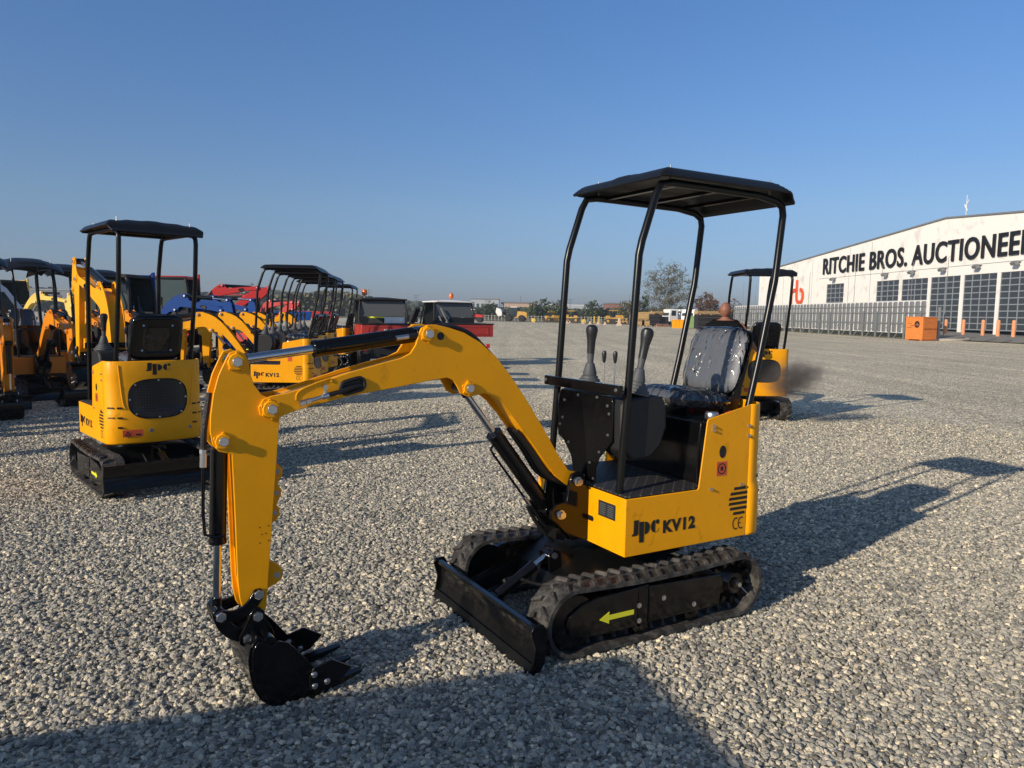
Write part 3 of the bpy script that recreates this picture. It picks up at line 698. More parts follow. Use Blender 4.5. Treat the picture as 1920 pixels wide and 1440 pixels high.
    for nm, r0 in (('elbow', .034), ('bcyl', .030), ('pivot', .036)):
        x, z = PIN[nm]
        for sd_ in (1, -1):
            bs.mark(); bs.auto = False
            bs.cyl((x, sd_ * .075, z), (x, sd_ * .088, z), r0, 28, r2=r0 * .93)
            for k in range(6): a_ = k * pi / 3 + .4; bs.cyl((x + r0 * cos(a_), sd_ * .075, z + r0 * sin(a_)), (x + r0 * cos(a_) * .97, sd_ * .083, z + r0 * sin(a_) * .97), .008, 8)
    bs.build('pin_boss', Y, bo, bevel=.002)
    bn = MB(TB)
    for nm in ('elbow', 'bcyl', 'pivot'):
        x, z = PIN[nm]
        for sd_ in (1, -1): hexb(bn, x, sd_ * .088, z, sd_, .0215, .014)
    bn.build('hex_bolt', 'zinc', bo, bevel=.002)
    hl = MB(TB)
    hl.cyl((.676, .0745, 1.494), (.676, .0762, 1.494), .018, 24).cyl((.676, -.0745, 1.494), (.676, -.0762, 1.494), .018, 24)
    hl.build('drilled_hole', 'decal', bo)
    gm = MB(TB)
    def slotp(k, ex=0): a = 2 * pi * k / 28; return (1.098 + (.022 + ex) * cos(a) + (.028 if cos(a) > 0 else -.028), 1.284 + (.022 + ex) * sin(a))
    def tilt2(p): return rot2(p, (1.098, 1.284), radians(-14))
    for sd_ in (1, -1):
        gm.tube([(*(lambda q: (q[0], sd_ * .079, q[1]))(tilt2(slotp(k, .004))),) for k in range(28)], .009, 8, closed=True)
    gmo = gm.build('rubber_grommet', 'hose', bo)
    gi = MB(TB)
    for sd_ in (1, -1): gi.prism([tilt2(slotp(k)) for k in range(28)], sd_ * .0745, sd_ * .0768)
    gi.build('grommet_opening', 'decal', gmo)
    if detail:
        hh = MB(TB)
        hh.tube([(1.05, .074, 1.285), (1.10, .088, 1.278), (1.16, .093, 1.262), (1.215, .092, 1.250)], .0105, 10, smooth=5); hh.build('hose', 'hose', bo)
        ft = MB(TB); ft.cyl((1.21, .092, 1.251), (1.235, .092, 1.245), .014, 12).cyl((1.235, .092, 1.245), (1.29, .092, 1.231), .009, 12).cyl((1.285, .092, 1.232), (1.305, .092, 1.227), .0125, 6).cyl((1.308, .092, 1.226), (1.33, .092, 1.220), .0125, 6).cyl((1.222, .092, 1.25), (1.226, .093, 1.285), .007, 10).cyl((1.225, .086, 1.285), (1.225, .104, 1.285), .010, 12)
        ft.build('hose_fitting', 'zinc', bo)
        wl = MB(TB); wl.tube([(1.34, .0755, 1.235), (1.335, .0765, 1.262), (1.30, .077, 1.285), (1.20, .077, 1.318), (1.192, .0765, 1.303)], .003, 6, smooth=4); wl.build('weld_seam', Y, bo)
        hs = MB(TB)
        for yy in (-.03, .0, .03):
            hs.tube([(.70, yy, 1.52), (.60, yy, 1.535), (.50, yy, 1.505), (.42, yy, 1.44), (.36, yy, 1.385)], .012, 8, smooth=4)
        for yy in (-.045, -.02, .01, .035):
            hs.tube([(.22, yy, 1.02), (.12, yy * 1.3, .90), (.05, yy * 1.3, .80), (-.02, yy * 1.4, .745), (-.12, yy * 1.2, .70), (-.2, yy, .66)], .012, 8, smooth=5)
        hs.build('hose', 'hose', bo)
    s = MB(TS)
    for sd_ in (1, -1): s.prism(STICK, sd_ * .050, sd_ * .062)
    s.prism(SCORE, -.050, .050)
    st = s.build('stick', Y, root, bevel=.0022)
    tb_ = MB(TS); tab = [(1.433, .97), (1.396, .962), (1.378, .940), (1.379, .915), (1.397, .892), (1.398, .875), (1.386, .855), (1.385, .828), (1.400, .806), (1.405, .79), (1.393, .772), (1.393, .745), (1.409, .722), (1.436, .712)]
    tb_.prism(tab, -.007, .007); tb_.prism([(1.46, .56), (1.43, .555), (1.402, .535), (1.386, .503), (1.391, .475), (1.412, .458), (1.46, .44)], -.02, .02)
    tbo = tb_.build('lug_plate', Y, st, bevel=.002)
    th = MB(TS)
    for x, z, r0, hw in ((1.400, .930, .0105, .0074), (1.404, .840, .0105, .0074), (1.411, .757, .0105, .0074), (1.410, .494, .013, .0204)): th.cyl((x, -hw, z), (x, hw, z), r0, 16)
    th.build('lug_hole', 'concrete', tbo)
    sbm = MB(TS)
    for nm, r0 in (('top', .034), ('kcyl', .031)):
        x, z = PIN[nm]
        for sd_ in (1, -1):
            sbm.mark(); sbm.auto = False
            sbm.cyl((x, sd_ * .062, z), (x, sd_ * .074, z), r0, 28, r2=r0 * .93)
            for k in range(5): a_ = k * 2 * pi / 5 + .4; sbm.cyl((x + r0 * cos(a_), sd_ * .062, z + r0 * sin(a_)), (x + r0 * cos(a_) * .97, sd_ * .069, z + r0 * sin(a_) * .97), .008, 8)
    sbm.build('pin_boss', Y, st, bevel=.002)
    sn = MB(TS)
    for nm, off in (('top', .074), ('kcyl', .074), ('linkA', .078), ('link', .078)):
        x, z = PIN[nm]
        for sd_ in (1, -1): hexb(sn, x, sd_ * off, z, sd_, .0205, .013)
    sn.build('hex_bolt', 'zinc', st, bevel=.002)
    if detail:
        dt = MB(TS)
        for x, z in ((1.49, .72), (1.455, .722), (1.482, .69), (1.466, .692), (1.49, .655), (1.455, .66)): dt.cyl((x, .0621, z), (x, .0626, z), .0028, 8)
        dt.build('small_hole', 'decal', st)
    # links
    def linkpoly(a, b, r, bow, n=12):
        a, b = Vector(a), Vector(b); d = (b - a); nrm = Vector((-d.y, d.x)).normalized(); mid = []
        for i in range(n + 1):
            t = i / n; c_ = a.lerp(b, t) + nrm * bow * 4 * t * (1 - t); tan = (d + nrm * bow * 4 * (1 - 2 * t)).normalized(); mid.append((c_, Vector((-tan.y, tan.x))))
        up = [tuple(c_ + q * r) for c_, q in mid]; dn = [tuple(c_ - q * r) for c_, q in mid]
        ta = (mid[0][0] - mid[1][0]).normalized(); tb2 = (mid[-1][0] - mid[-2][0]).normalized()
        ca = [tuple(a + (Vector((ta.x * cos(k) - ta.y * sin(k), ta.x * sin(k) + ta.y * cos(k)))) * r) for k in (-pi / 3, 0, pi / 3)]
        cb_ = [tuple(b + (Vector((tb2.x * cos(k) - tb2.y * sin(k), tb2.x * sin(k) + tb2.y * cos(k)))) * r) for k in (-pi / 3, 0, pi / 3)]
        return up + cb_[::-1] + dn[::-1] + ca[::-1]
    lk = MB(TS)
    for sd_ in (1, -1): lk.prism(linkpoly(PIN['linkA'], PIN['link'], .024, -.036), sd_ * .064, sd_ * .078)
    lk.cyl((*[PIN['link'][0]], -.06, PIN['link'][1]), (PIN['link'][0], .06, PIN['link'][1]), .027, 18)
    lk.build('bucket_link', 'black', root, bevel=.003)
    # bucket side link follows both stick and bucket
    def sp_(nm, T): q = T(Vector((PIN[nm][0], 0, PIN[nm][1]))); q = RB.inverted() @ (q - Vector((.62, 0, 0))); return (q.x, q.z)
    la, lb = sp_('link', TS), sp_('blink', TK)
    l2 = MB(T0)
    for sd_ in (1, -1): l2.prism(linkpoly(la, lb, .027, .022), sd_ * .030, sd_ * .058)
    l2.build('push_link', 'black', root, bevel=.003)
    # bucket
    bk_ = MB(TK)
    shell = [(1.478, .262), (1.530, .292), (1.552, .262), (1.558, .215), (1.553, .16), (1.540, .10), (1.515, .05), (1.475, .012), (1.425, -.006), (1.36, -.010), (1.29, .0), (1.235, .018)]
    inn = inset(shell, -.011) if False else [(a_[0] - .011 * n_.x, a_[1] - .011 * n_.y) for a_, n_ in [(shell[i], (Vector((-(Vector(shell[min(i + 1, 11)]) - Vector(shell[max(i - 1, 0)])).normalized().y, (Vector(shell[min(i + 1, 11)]) - Vector(shell[max(i - 1, 0)])).normalized().x))) * -1) for i in range(12)]]
    bk_.prism(shell + inn[::-1], -.165, .165)
    sidep = [(1.478, .262), (1.50, .275), (1.530, .292), (1.552, .262), (1.558, .215), (1.553, .16), (1.540, .10), (1.515, .05), (1.475, .012), (1.425, -.006), (1.36, -.010), (1.29, .0), (1.262, .025), (1.262, .06), (1.315, .14), (1.38, .225), (1.415, .262), (1.45, .275)]
    for sd_ in (1, -1): bk_.prism(sidep, sd_ * .166, sd_ * .178)
    ear = [(1.478, .345), (1.482, .375), (1.500, .392), (1.525, .388), (1.54, .365), (1.56, .32), (1.580, .285), (1.580, .255), (1.56, .235), (1.53, .24), (1.47, .245), (1.44, .262), (1.452, .30)]
    for sd_ in (1, -1): bk_.prism(ear, sd_ * .066, sd_ * .080)
    bk_.cyl((1.485, -.165, .27), (1.485, .165, .27), .028, 14)
    bko = bk_.build('bucket', 'black', root, bevel=.002, ang=40)
    ct = MB(TK)
    for sd_ in (1, -1): ct.prism([(1.332, .095), (1.315, .132), (1.235, .150), (1.150, .098), (1.205, .045), (1.29, .022), (1.328, .04)], sd_ * .178, sd_ * .190)
    ct.build('side_cutter', 'satin', bko, bevel=.002)
    for y in (-.135, 0, .135):
        t = MB(TK); t.add([(x, y + s1 * wd, z) for (x, z0_, z1_, wd) in ((1.26, .002, .032, .022), (1.16, .022, .045, .020), (1.085, .045, .052, .017)) for z in (z0_, z1_) for s1 in (-1, 1)],
              [(0, 1, 3, 2), (0, 4, 5, 1), (2, 3, 7, 6), (0, 2, 6, 4), (1, 5, 7, 3), (4, 8, 9, 5), (6, 7, 11, 10), (4, 6, 10, 8), (5, 9, 11, 7), (8, 10, 11, 9)])
        t.build('tooth', 'satin', bko, bevel=.001)
    cbt = MB(TK)
    for sd_ in (1, -1):
        for x, z in ((1.312, .105), (1.31, .055), (1.258, .062)): cbt.bolt((x, sd_ * .190, z), (0, sd_, 0), .009, .009); cbt.bolt((x, sd_ * .166, z), (0, -sd_, 0), .009, .009)
        for nm in ('bpiv', 'blink'): hexb(cbt, PIN[nm][0], sd_ * .080, PIN[nm][1], sd_, .0205, .013)
    cbt.build('bucket_bolt', 'zinc', bko, bevel=.001)
    # cylinders
    def W2(nm, T): q = T(Vector((PIN[nm][0], 0, PIN[nm][1]))); return q
    def cylinder(nm, p0, p1, fb, r, rr, pipe=True, n0=.036):
        """p0 = barrel end, p1 = rod end"""
        d = p1 - p0; L_ = d.length; dn = d.normalized(); yv = RB @ Vector((0, 1, 0))
        m = MB(); m.cyl(p0 - yv * n0, p0 + yv * n0, r * .95, 20); m.cyl(p0 + dn * .02, p0 + dn * .05, r * .7, 18); m.cyl(p0 + dn * .04, p0 + dn * L_ * fb, r, 26); m.cyl(p0 + dn * (L_ * fb - .015), p0 + dn * (L_ * fb + .004), r * 1.06, 26)
        m.cyl(p1 - dn * .055, p1 - dn * .01, rr * 1.3, 18); m.cyl(p1 - yv * n0, p1 + yv * n0, rr * 1.7, 20)
        co = m.build(nm, 'black', root, bevel=.002)
        MB().cyl(p0 + dn * L_ * fb, p1 - dn * .05, rr, 22).build('piston_rod', 'chrome', co)
        if pipe:
            up = dn.cross(yv).normalized() * (1 if pipe == 1 else -1)
            if pipe == 3: up = yv
            a = p0 + dn * L_ * fb * .93; b_ = p0 + dn * L_ * fb * .30
            MB().tube([a + up * r * .7, a + up * (r + .022) - dn * .012, a + up * (r + .026) - dn * .05, b_ + up * (r + .026)], .0065, 8).build('steel_pipe', 'black', co)
            hh = MB(); 
            hh.cyl(b_ + up * (r + .026), b_ + up * (r + .026) - dn * .06, .011, 10).build('hose_fitting', 'zinc', co)
            return co, b_ + up * (r + .026) - dn * .06, up, dn
        return co, None, None, None
    co, e_, up, dn = cylinder('stick_cylinder', W2('elbow', TB), W2('top', TS), .60, .036, .019, pipe=3)
    if e_ is not None: MB().tube([e_, e_ - dn * .05, e_ - dn * .11 - up * .02, e_ - dn * .17 - up * .05], .012, 8, smooth=4).build('hose', 'hose', co)
    co, e_, up, dn = cylinder('boom_cylinder', T0(Vector((PIN['croot'][0], 0, PIN['croot'][1]))), W2('bcyl', TB), .64 if ba < 5 else .5, .040, .017, pipe=2)
    MB().tube([e_, e_ - dn * .07, e_ - dn * .16 + up * .0, e_ - dn * .20 - up * .05 - Vector((0, 0, .03)), T0(Vector((-.10, .02, .40)))], .011, 8, smooth=5).tube([e_ + Vector((0, 0, .01)) + up * .02, e_ - dn * .09 + up * .025, e_ - dn * .19 + up * .02, T0(Vector((-.06, -.02, .395)))], .011, 8, smooth=5).build('hose', 'hose', co)
    co, e_, up, dn = cylinder('bucket_cylinder', W2('kcyl', TS), W2('link', TS), .60, .033, .0155, pipe=False)
    if detail:
        m = MB(TS); m.tube([(1.625, .036, .70), (1.66, .04, .70), (1.695, .04, .715), (1.70, .04, .80), (1.696, .04, .985)], .0065, 8).build('steel_pipe', 'black', co)
        m = MB(TS); m.cyl((1.696, .04, .985), (1.694, .04, 1.04), .013, 10).cyl((1.694, .04, 1.04), (1.693, .04, 1.055), .015, 6).build('hose_fitting', 'zinc', co)
        m = MB(TS); m.tube([(1.693, .04, 1.05), (1.69, .035, 1.12), (1.675, .02, 1.20), (1.66, .0, 1.27)], .0125, 10, smooth=6).build('hose', 'hose', co)
    return root
# ---------------------------------------------------------------- ground
def stone_ramp(n, fac, l):
    W_ = lambda c: (c[0] * 1.03, c[1], c[2] * .90, 1)
    r = n.new('ShaderNodeValToRGB'); e = r.color_ramp.elements
    e[0].position = 0; e[0].color = W_((.15, .15, .145)); e[1].position = 1; e[1].color = W_((.88, .80, .66))
    for p, c in ((.22, (.285, .285, .275)), (.45, (.38, .375, .355)), (.70, (.47, .455, .42)), (.88, (.62, .57, .48))):
        q = e.new(p); q.color = W_(c)
    l.new(fac, r.inputs[0]); return r

def gravel_ground():
    m = bpy.data.materials.new('gravel'); m.use_nodes = True
    n = m.node_tree.nodes; l = m.node_tree.links; p = n['Principled BSDF']; p.inputs['Roughness'].default_value = .9; p.inputs['Specular IOR Level'].default_value = .2
    tc = n.new('ShaderNodeTexCoord')
    v = n.new('ShaderNodeTexVoronoi'); v.inputs['Scale'].default_value = 36; l.new(tc.outputs['Object'], v.inputs['Vector'])
    sp = n.new('ShaderNodeSeparateColor'); l.new(v.outputs['Color'], sp.inputs[0])
    r = stone_ramp(n, sp.outputs[0], l)
    big = n.new('ShaderNodeTexNoise'); big.inputs['Scale'].default_value = .22; big.inputs['Detail'].default_value = 5; l.new(tc.outputs['Object'], big.inputs['Vector'])
    mr = n.new('ShaderNodeMapRange'); mr.inputs[1].default_value = .3; mr.inputs[2].default_value = .7; mr.inputs[3].default_value = 1.5; mr.inputs[4].default_value = 1.85; l.new(big.outputs['Fac'], mr.inputs[0])
    cb = n.new('ShaderNodeCombineColor'); 
    for k, f in zip((0, 1, 2), (1.06, 1.02, .92)):
        mm = n.new('ShaderNodeMath'); mm.operation = 'MULTIPLY'; mm.inputs[1].default_value = f; l.new(mr.outputs[0], mm.inputs[0]); l.new(mm.outputs[0], cb.inputs[k])
    mx = n.new('ShaderNodeMix'); mx.data_type = 'RGBA'; mx.blend_type = 'MULTIPLY'; mx.inputs[0].default_value = 1
    l.new(r.outputs[0], mx.inputs[6]); l.new(cb.outputs[0], mx.inputs[7]); l.new(mx.outputs[2], p.inputs['Base Color'])
    gp = n.new('ShaderNodeMapRange'); gp.inputs[1].default_value = .35; gp.inputs[2].default_value = .75; gp.inputs[3].default_value = 1.08; gp.inputs[4].default_value = .45; l.new(v.outputs['Distance'], gp.inputs[0])  # darkens the gaps: shade between the stones, put into the colour
    sp2 = n.new('ShaderNodeTexNoise'); sp2.inputs['Scale'].default_value = 7; sp2.inputs['Detail'].default_value = 7; sp2.inputs['Roughness'].default_value = .8; l.new(tc.outputs['Object'], sp2.inputs['Vector'])
    g2 = n.new('ShaderNodeMapRange'); g2.inputs[1].default_value = .35; g2.inputs[2].default_value = .65; g2.inputs[3].default_value = .72; g2.inputs[4].default_value = 1.28; l.new(sp2.outputs['Fac'], g2.inputs[0])
    tm = n.new('ShaderNodeMapping'); tm.inputs['Scale'].default_value = (.5, .035, 1); tm.inputs['Rotation'].default_value = (0, 0, .5); l.new(tc.outputs['Object'], tm.inputs[0])
    tt = n.new('ShaderNodeTexNoise'); tt.inputs['Scale'].default_value = 2.2; tt.inputs['Detail'].default_value = 4; l.new(tm.outputs[0], tt.inputs['Vector'])
    t4 = n.new('ShaderNodeMapRange'); t4.inputs[1].default_value = .35; t4.inputs[2].default_value = .65; t4.inputs[3].default_value = .88; t4.inputs[4].default_value = 1.12; l.new(tt.outputs['Fac'], t4.inputs[0])
    t5 = n.new('ShaderNodeMath'); t5.operation = 'MULTIPLY'; l.new(gp.outputs[0], t5.inputs[0]); l.new(t4.outputs[0], t5.inputs[1])
    g3 = n.new('ShaderNodeMath'); g3.operation = 'MULTIPLY'; l.new(t5.outputs[0], g3.inputs[0]); l.new(g2.outputs[0], g3.inputs[1])
    m2 = n.new('ShaderNodeMix'); m2.data_type = 'RGBA'; m2.blend_type = 'MULTIPLY'; m2.inputs[0].default_value = 1; l.new(mx.outputs[2], m2.inputs[6]); l.new(g3.outputs[0], m2.inputs[7]); l.new(m2.outputs[2], p.inputs['Base Color'])
    b = n.new('ShaderNodeBump'); b.inputs['Strength'].default_value = .9; b.inputs['Distance'].default_value = .012; b.invert = True
    l.new(v.outputs['Distance'], b.inputs['Height']); l.new(b.outputs[0], p.inputs['Normal'])
    return m
M['gravel'] = gravel_ground()
def stone_mat():
    m = bpy.data.materials.new('stone'); m.use_nodes = True
    n = m.node_tree.nodes; l = m.node_tree.links; p = n['Principled BSDF']; p.inputs['Roughness'].default_value = .85; p.inputs['Specular IOR Level'].default_value = .25
    oi = n.new('ShaderNodeObjectInfo'); r = stone_ramp(n, oi.outputs['Random'], l)
    tc = n.new('ShaderNodeTexCoord'); t = n.new('ShaderNodeTexNoise'); t.inputs['Scale'].default_value = 1.4; t.inputs['Detail'].default_value = 5; l.new(tc.outputs['Object'], t.inputs['Vector'])
    mr = n.new('ShaderNodeMapRange'); mr.inputs[1].default_value = .3; mr.inputs[2].default_value = .7; mr.inputs[3].default_value = .86; mr.inputs[4].default_value = 1.20; l.new(t.outputs['Fac'], mr.inputs[0])
    mx = n.new('ShaderNodeMix'); mx.data_type = 'RGBA'; mx.blend_type = 'MULTIPLY'; mx.inputs[0].default_value = 1
    l.new(r.outputs[0], mx.inputs[6]); l.new(mr.outputs[0], mx.inputs[7]); l.new(mx.outputs[2], p.inputs['Base Color'])
    b = n.new('ShaderNodeBump'); b.inputs['Strength'].default_value = .3; b.inputs['Distance'].default_value = .2; l.new(t.outputs['Fac'], b.inputs['Height']); l.new(b.outputs[0], p.inputs['Normal'])
    return m
M['stone'] = stone_mat()
M['field'] = mat('dry_field', (.16, .15, .07), .95, var=.35, vs=.05)
M['asphalt'] = mat('asphalt', (.21, .205, .19), .9, var=.1, vs=.4, bump=.2, bs=30)

def sheet(name, pts, m, kind='structure'):
    me = bpy.data.meshes.new(name); me.from_pydata(pts, [], [tuple(range(len(pts)))]); me.materials.append(M[m])
    o = bpy.data.objects.new(name, me); COL.objects.link(o); return tag(o, kind=kind)
sheet('ground', [(-3000, -60, -.03), (3000, -60, -.03), (3000, 3000, -.03), (-3000, 3000, -.03)], 'field')
sheet('gravel_yard', [(-160, -50, -.004), (44, -50, -.004), (44, 20, -.004), (37, 62, -.004), (36, 112, -.004), (30, 128, -.004), (-20, 172, -.004), (-160, 200, -.004)], 'gravel')

def stones():
    """loose stones lying thickly on the near part of the yard: one object"""
    me = bpy.data.meshes.new('loose_gravel')
    xs = 40; vs = []; fs = []
    for i in range(29):
        for j in range(25): x_, y_ = -9 + i * .75, -.5 + j * .625; vs.append((x_, y_, -.003 + .007 * noise.noise(Vector((x_ * .7, y_ * .7, 0)))))
    for i in range(28):
        for j in range(24): a = i * 25 + j; fs.append((a, a + 25, a + 26, a + 1))
    me.from_pydata(vs, [], fs)
    at_ = me.attributes.new('dens', 'FLOAT', 'POINT')
    for k, v in enumerate(vs):
        d = sqrt(v[0] ** 2 + v[1] ** 2 * 1.0)
        inside = v[1] > 1.2 and abs(v[0]) < .78 * v[1] + 1.0
        at_.data[k].value = (1 if inside else 0) * max(0, min(1, (13.6 - d) / 6.5))
    o = bpy.data.objects.new('loose_gravel', me); COL.objects.link(o)
    ng = bpy.data.node_groups.new('scatter', 'GeometryNodeTree')
    ng.interface.new_socket('Geometry', in_out='INPUT', socket_type='NodeSocketGeometry'); ng.interface.new_socket('Geometry', in_out='OUTPUT', socket_type='NodeSocketGeometry')
    n = ng.nodes; l = ng.links
    gi = n.new('NodeGroupInput'); go = n.new('NodeGroupOutput')
    dp = n.new('GeometryNodeDistributePointsOnFaces'); dp.distribute_method = 'RANDOM'
    na = n.new('GeometryNodeInputNamedAttribute'); na.data_type = 'FLOAT'; na.inputs['Name'].default_value = 'dens'
    mu = n.new('ShaderNodeMath'); mu.operation = 'MULTIPLY'; mu.inputs[1].default_value = 5200
    l.new(na.outputs[0], mu.inputs[0]); l.new(mu.outputs[0], dp.inputs['Density']); l.new(gi.outputs[0], dp.inputs['Mesh']); dp.inputs['Seed'].default_value = 4
    gti = n.new('GeometryNodeGeometryToInstance')
    for k in range(7):
        ic = n.new('GeometryNodeMeshIcoSphere'); ic.inputs['Radius'].default_value = 1; ic.inputs['Subdivisions'].default_value = 2
        spn = n.new('GeometryNodeSetPosition'); nz = n.new('ShaderNodeTexNoise'); nz.noise_dimensions = '4D'; nz.inputs['W'].default_value = k * 3.7; nz.inputs['Scale'].default_value = .75; nz.inputs['Detail'].default_value = 1.5
        sb = n.new('ShaderNodeVectorMath'); sb.operation = 'SUBTRACT'; sb.inputs[1].default_value = (.5, .5, .5)
        scl = n.new('ShaderNodeVectorMath'); scl.operation = 'SCALE'; scl.inputs['Scale'].default_value = 1.7
        l.new(nz.outputs['Color'], sb.inputs[0]); l.new(sb.outputs[0], scl.inputs[0]); l.new(scl.outputs[0], spn.inputs['Offset']); l.new(ic.outputs[0], spn.inputs['Geometry'])
        sm = n.new('GeometryNodeSetMaterial'); sm.inputs['Material'].default_value = M['stone']; l.new(spn.outputs[0], sm.inputs[0])
        l.new(sm.outputs[0], gti.inputs[0])
    iop = n.new('GeometryNodeInstanceOnPoints'); iop.inputs['Pick Instance'].default_value = True
    l.new(dp.outputs['Points'], iop.inputs['Points']); l.new(gti.outputs[0], iop.inputs['Instance'])
    rv = n.new('FunctionNodeRandomValue'); rv.data_type = 'FLOAT_VECTOR'; rv.inputs[0].default_value = (-.5, -.5, 0); rv.inputs[1].default_value = (.5, .5, 6.28)
    ro = n.new('FunctionNodeEulerToRotation'); l.new(rv.outputs[0], ro.inputs[0]); l.new(ro.outputs[0], iop.inputs['Rotation'])
    # sizes: many small, few large
    rs = n.new('FunctionNodeRandomValue'); rs.data_type = 'FLOAT'; rs.inputs[2].default_value = 0; rs.inputs[3].default_value = 1; rs.inputs['Seed'].default_value = 9
    pw = n.new('ShaderNodeMath'); pw.operation = 'POWER'; pw.inputs[1].default_value = 2.2; l.new(rs.outputs[1], pw.inputs[0])
    mr = n.new('ShaderNodeMapRange'); mr.inputs[3].default_value = .0078; mr.inputs[4].default_value = .0180; l.new(pw.outputs[0], mr.inputs[0])
    ra = n.new('FunctionNodeRandomValue'); ra.data_type = 'FLOAT_VECTOR'; ra.inputs[0].default_value = (.85, .70, .42); ra.inputs[1].default_value = (1.30, 1.05, .75); ra.inputs['Seed'].default_value = 21
    vm = n.new('ShaderNodeVectorMath'); vm.operation = 'SCALE'; l.new(ra.outputs[0], vm.inputs[0]); l.new(mr.outputs[0], vm.inputs['Scale']); l.new(vm.outputs[0], iop.inputs['Scale'])
    tr = n.new('GeometryNodeTranslateInstances'); rz = n.new('FunctionNodeRandomValue'); rz.data_type = 'FLOAT_VECTOR'; rz.inputs[0].default_value = (0, 0, -.006); rz.inputs[1].default_value = (0, 0, .011); rz.inputs['Seed'].default_value = 5
    tr.inputs['Local Space'].default_value = False
    l.new(rz.outputs[0], tr.inputs['Translation']); l.new(iop.outputs[0], tr.inputs[0]); l.new(tr.outputs[0], go.inputs[0])
    md = o.modifiers.new('scatter', 'NODES'); md.node_group = ng
    tag(o, 'grey and beige loose stones covering the yard near the camera', 'gravel', kind='stuff')
stones()

# ---------------------------------------------------------------- the yellow machines
G1 = 'black canopy yellow mini excavators in a row'
mainx = excavator('large foreground yellow mini excavator, KV12 on its side, bucket resting on the gravel', (.73, 4.126, 0), 210.05)
leftx = excavator('left yellow mini excavator seen from behind with an oval grille and its arm raised', (-3.547, 6.99, 0), 133.0, swing=2, low=178, up=.10, ba=29, sa=-27, bk=-10, detail=False)
row = [(-3.896, 12.56, 183, 'nearest of the yellow mini excavators in the middle row, its KV12 lettering in view'),
       (-4.20, 14.3, 182, 'second yellow mini excavator of the middle row, right behind the nearest one'),
       (-4.42, 16.0, 181, 'third yellow mini excavator of the middle row, canopy between the second and the fourth'),
       (-4.95, 18.2, 181, 'fourth yellow mini excavator of the middle row, mostly hidden behind the third'),
       (-5.14, 20.9, 180, 'last yellow mini excavator of the middle row, beside the red utility vehicle')]
for x, y, a, lb in row:
    c = copy_tree(mainx); c.location = (x, y, 0); c.rotation_euler = (0, 0, radians(a)); tag(c, lb, 'mini excavator', 'yellow mini excavators parked in the middle row')
c = copy_tree(mainx); c.location = (3.843, 11.888, 0); c.rotation_euler = (0, 0, radians(90.7)); tag(c, 'yellow mini excavator seen from behind at right with dark exhaust smoke beside its grille', 'mini excavator')
# unseen vehicle added behind the camera at left, shaped to cast the near gravel shadow
shadow_caster = tag(empty('shadow_caster', (-4.25, -1.60, 0), radians(17.5)), 'unseen white vehicle added outside the frame to cast the shadow on the near gravel', 'shadow_caster')
b = MB(); b.prism([(-2.6, .35), (2.75, .35), (2.8, .75), (2.65, 1.0), (2.0, 1.22), (1.35, 2.05), (1.1, 2.22), (-2.5, 2.25), (-2.6, 2.0)], -.95, .95); vb = b.build('caster_body', 'white', shadow_caster, bevel=.05)
b = MB(); b.add([(2.02, -.8, 1.22), (2.02, .8, 1.22), (1.42, .74, 1.98), (1.42, -.74, 1.98)], [(0, 1, 2, 3)])
for sd_ in (1, -1): b.add([(.3, sd_ * .955, 1.25), (1.75, sd_ * .955, 1.25), (1.25, sd_ * .955, 1.95), (.3, sd_ * .955, 1.95)], [(0, 1, 2, 3)])
b.build('window', 'glass', vb)
for x in (-1.7, 1.9):
    for y in (-.85, .85): MB().cyl((x, y - .12, .34), (x, y + .12, .34), .34, 24).build('wheel', 'tyre', shadow_caster)

for x, y, a, lb in ((-11.6, 9.0, 62, 'first unseen shadow caster added left of the orange row'), (-12.6, 13.6, 70, 'second unseen shadow caster added left of the orange row'), (-14.6, 18.6, 68, 'third unseen shadow caster added left of the orange row')):  # solid blockers out of view, added to shade the orange row
    c = copy_tree(shadow_caster); c.location = (x, y, 0); c.rotation_euler = (0, 0, radians(a)); tag(c, lb, 'shadow_caster')
orx = excavator('nearest orange mini excavator of the left row, its bucket at the photo edge', (-8.55, 11.75, 0), -44, paint='orange', canopy='round', brand=False, swing=0, detail=False, group='orange mini excavators in the left row')
for x, y, a, lb in ((-8.62, 13.3, -42, 'orange mini excavator with rounded canopy, second of the left row, arm reaching right'),
                    (-9.0, 15.0, -41, 'third orange mini excavator of the left row, just left of the raised yellow arm'),
                    (-9.3, 17.0, -41, 'orange mini excavator with rounded canopy, last of the left row, behind the raised yellow arm'),
                    (-8.3, 10.0, -44, 'orange mini excavator just outside the left edge of the photo'),
                    (-8.2, 8.2, -44, 'orange mini excavator outside the frame at left, shading the ones behind')):
    c = copy_tree(orx); c.location = (x, y, 0); c.rotation_euler = (0, 0, radians(a)); tag(c, lb, 'mini excavator', 'orange mini excavators in the left row')

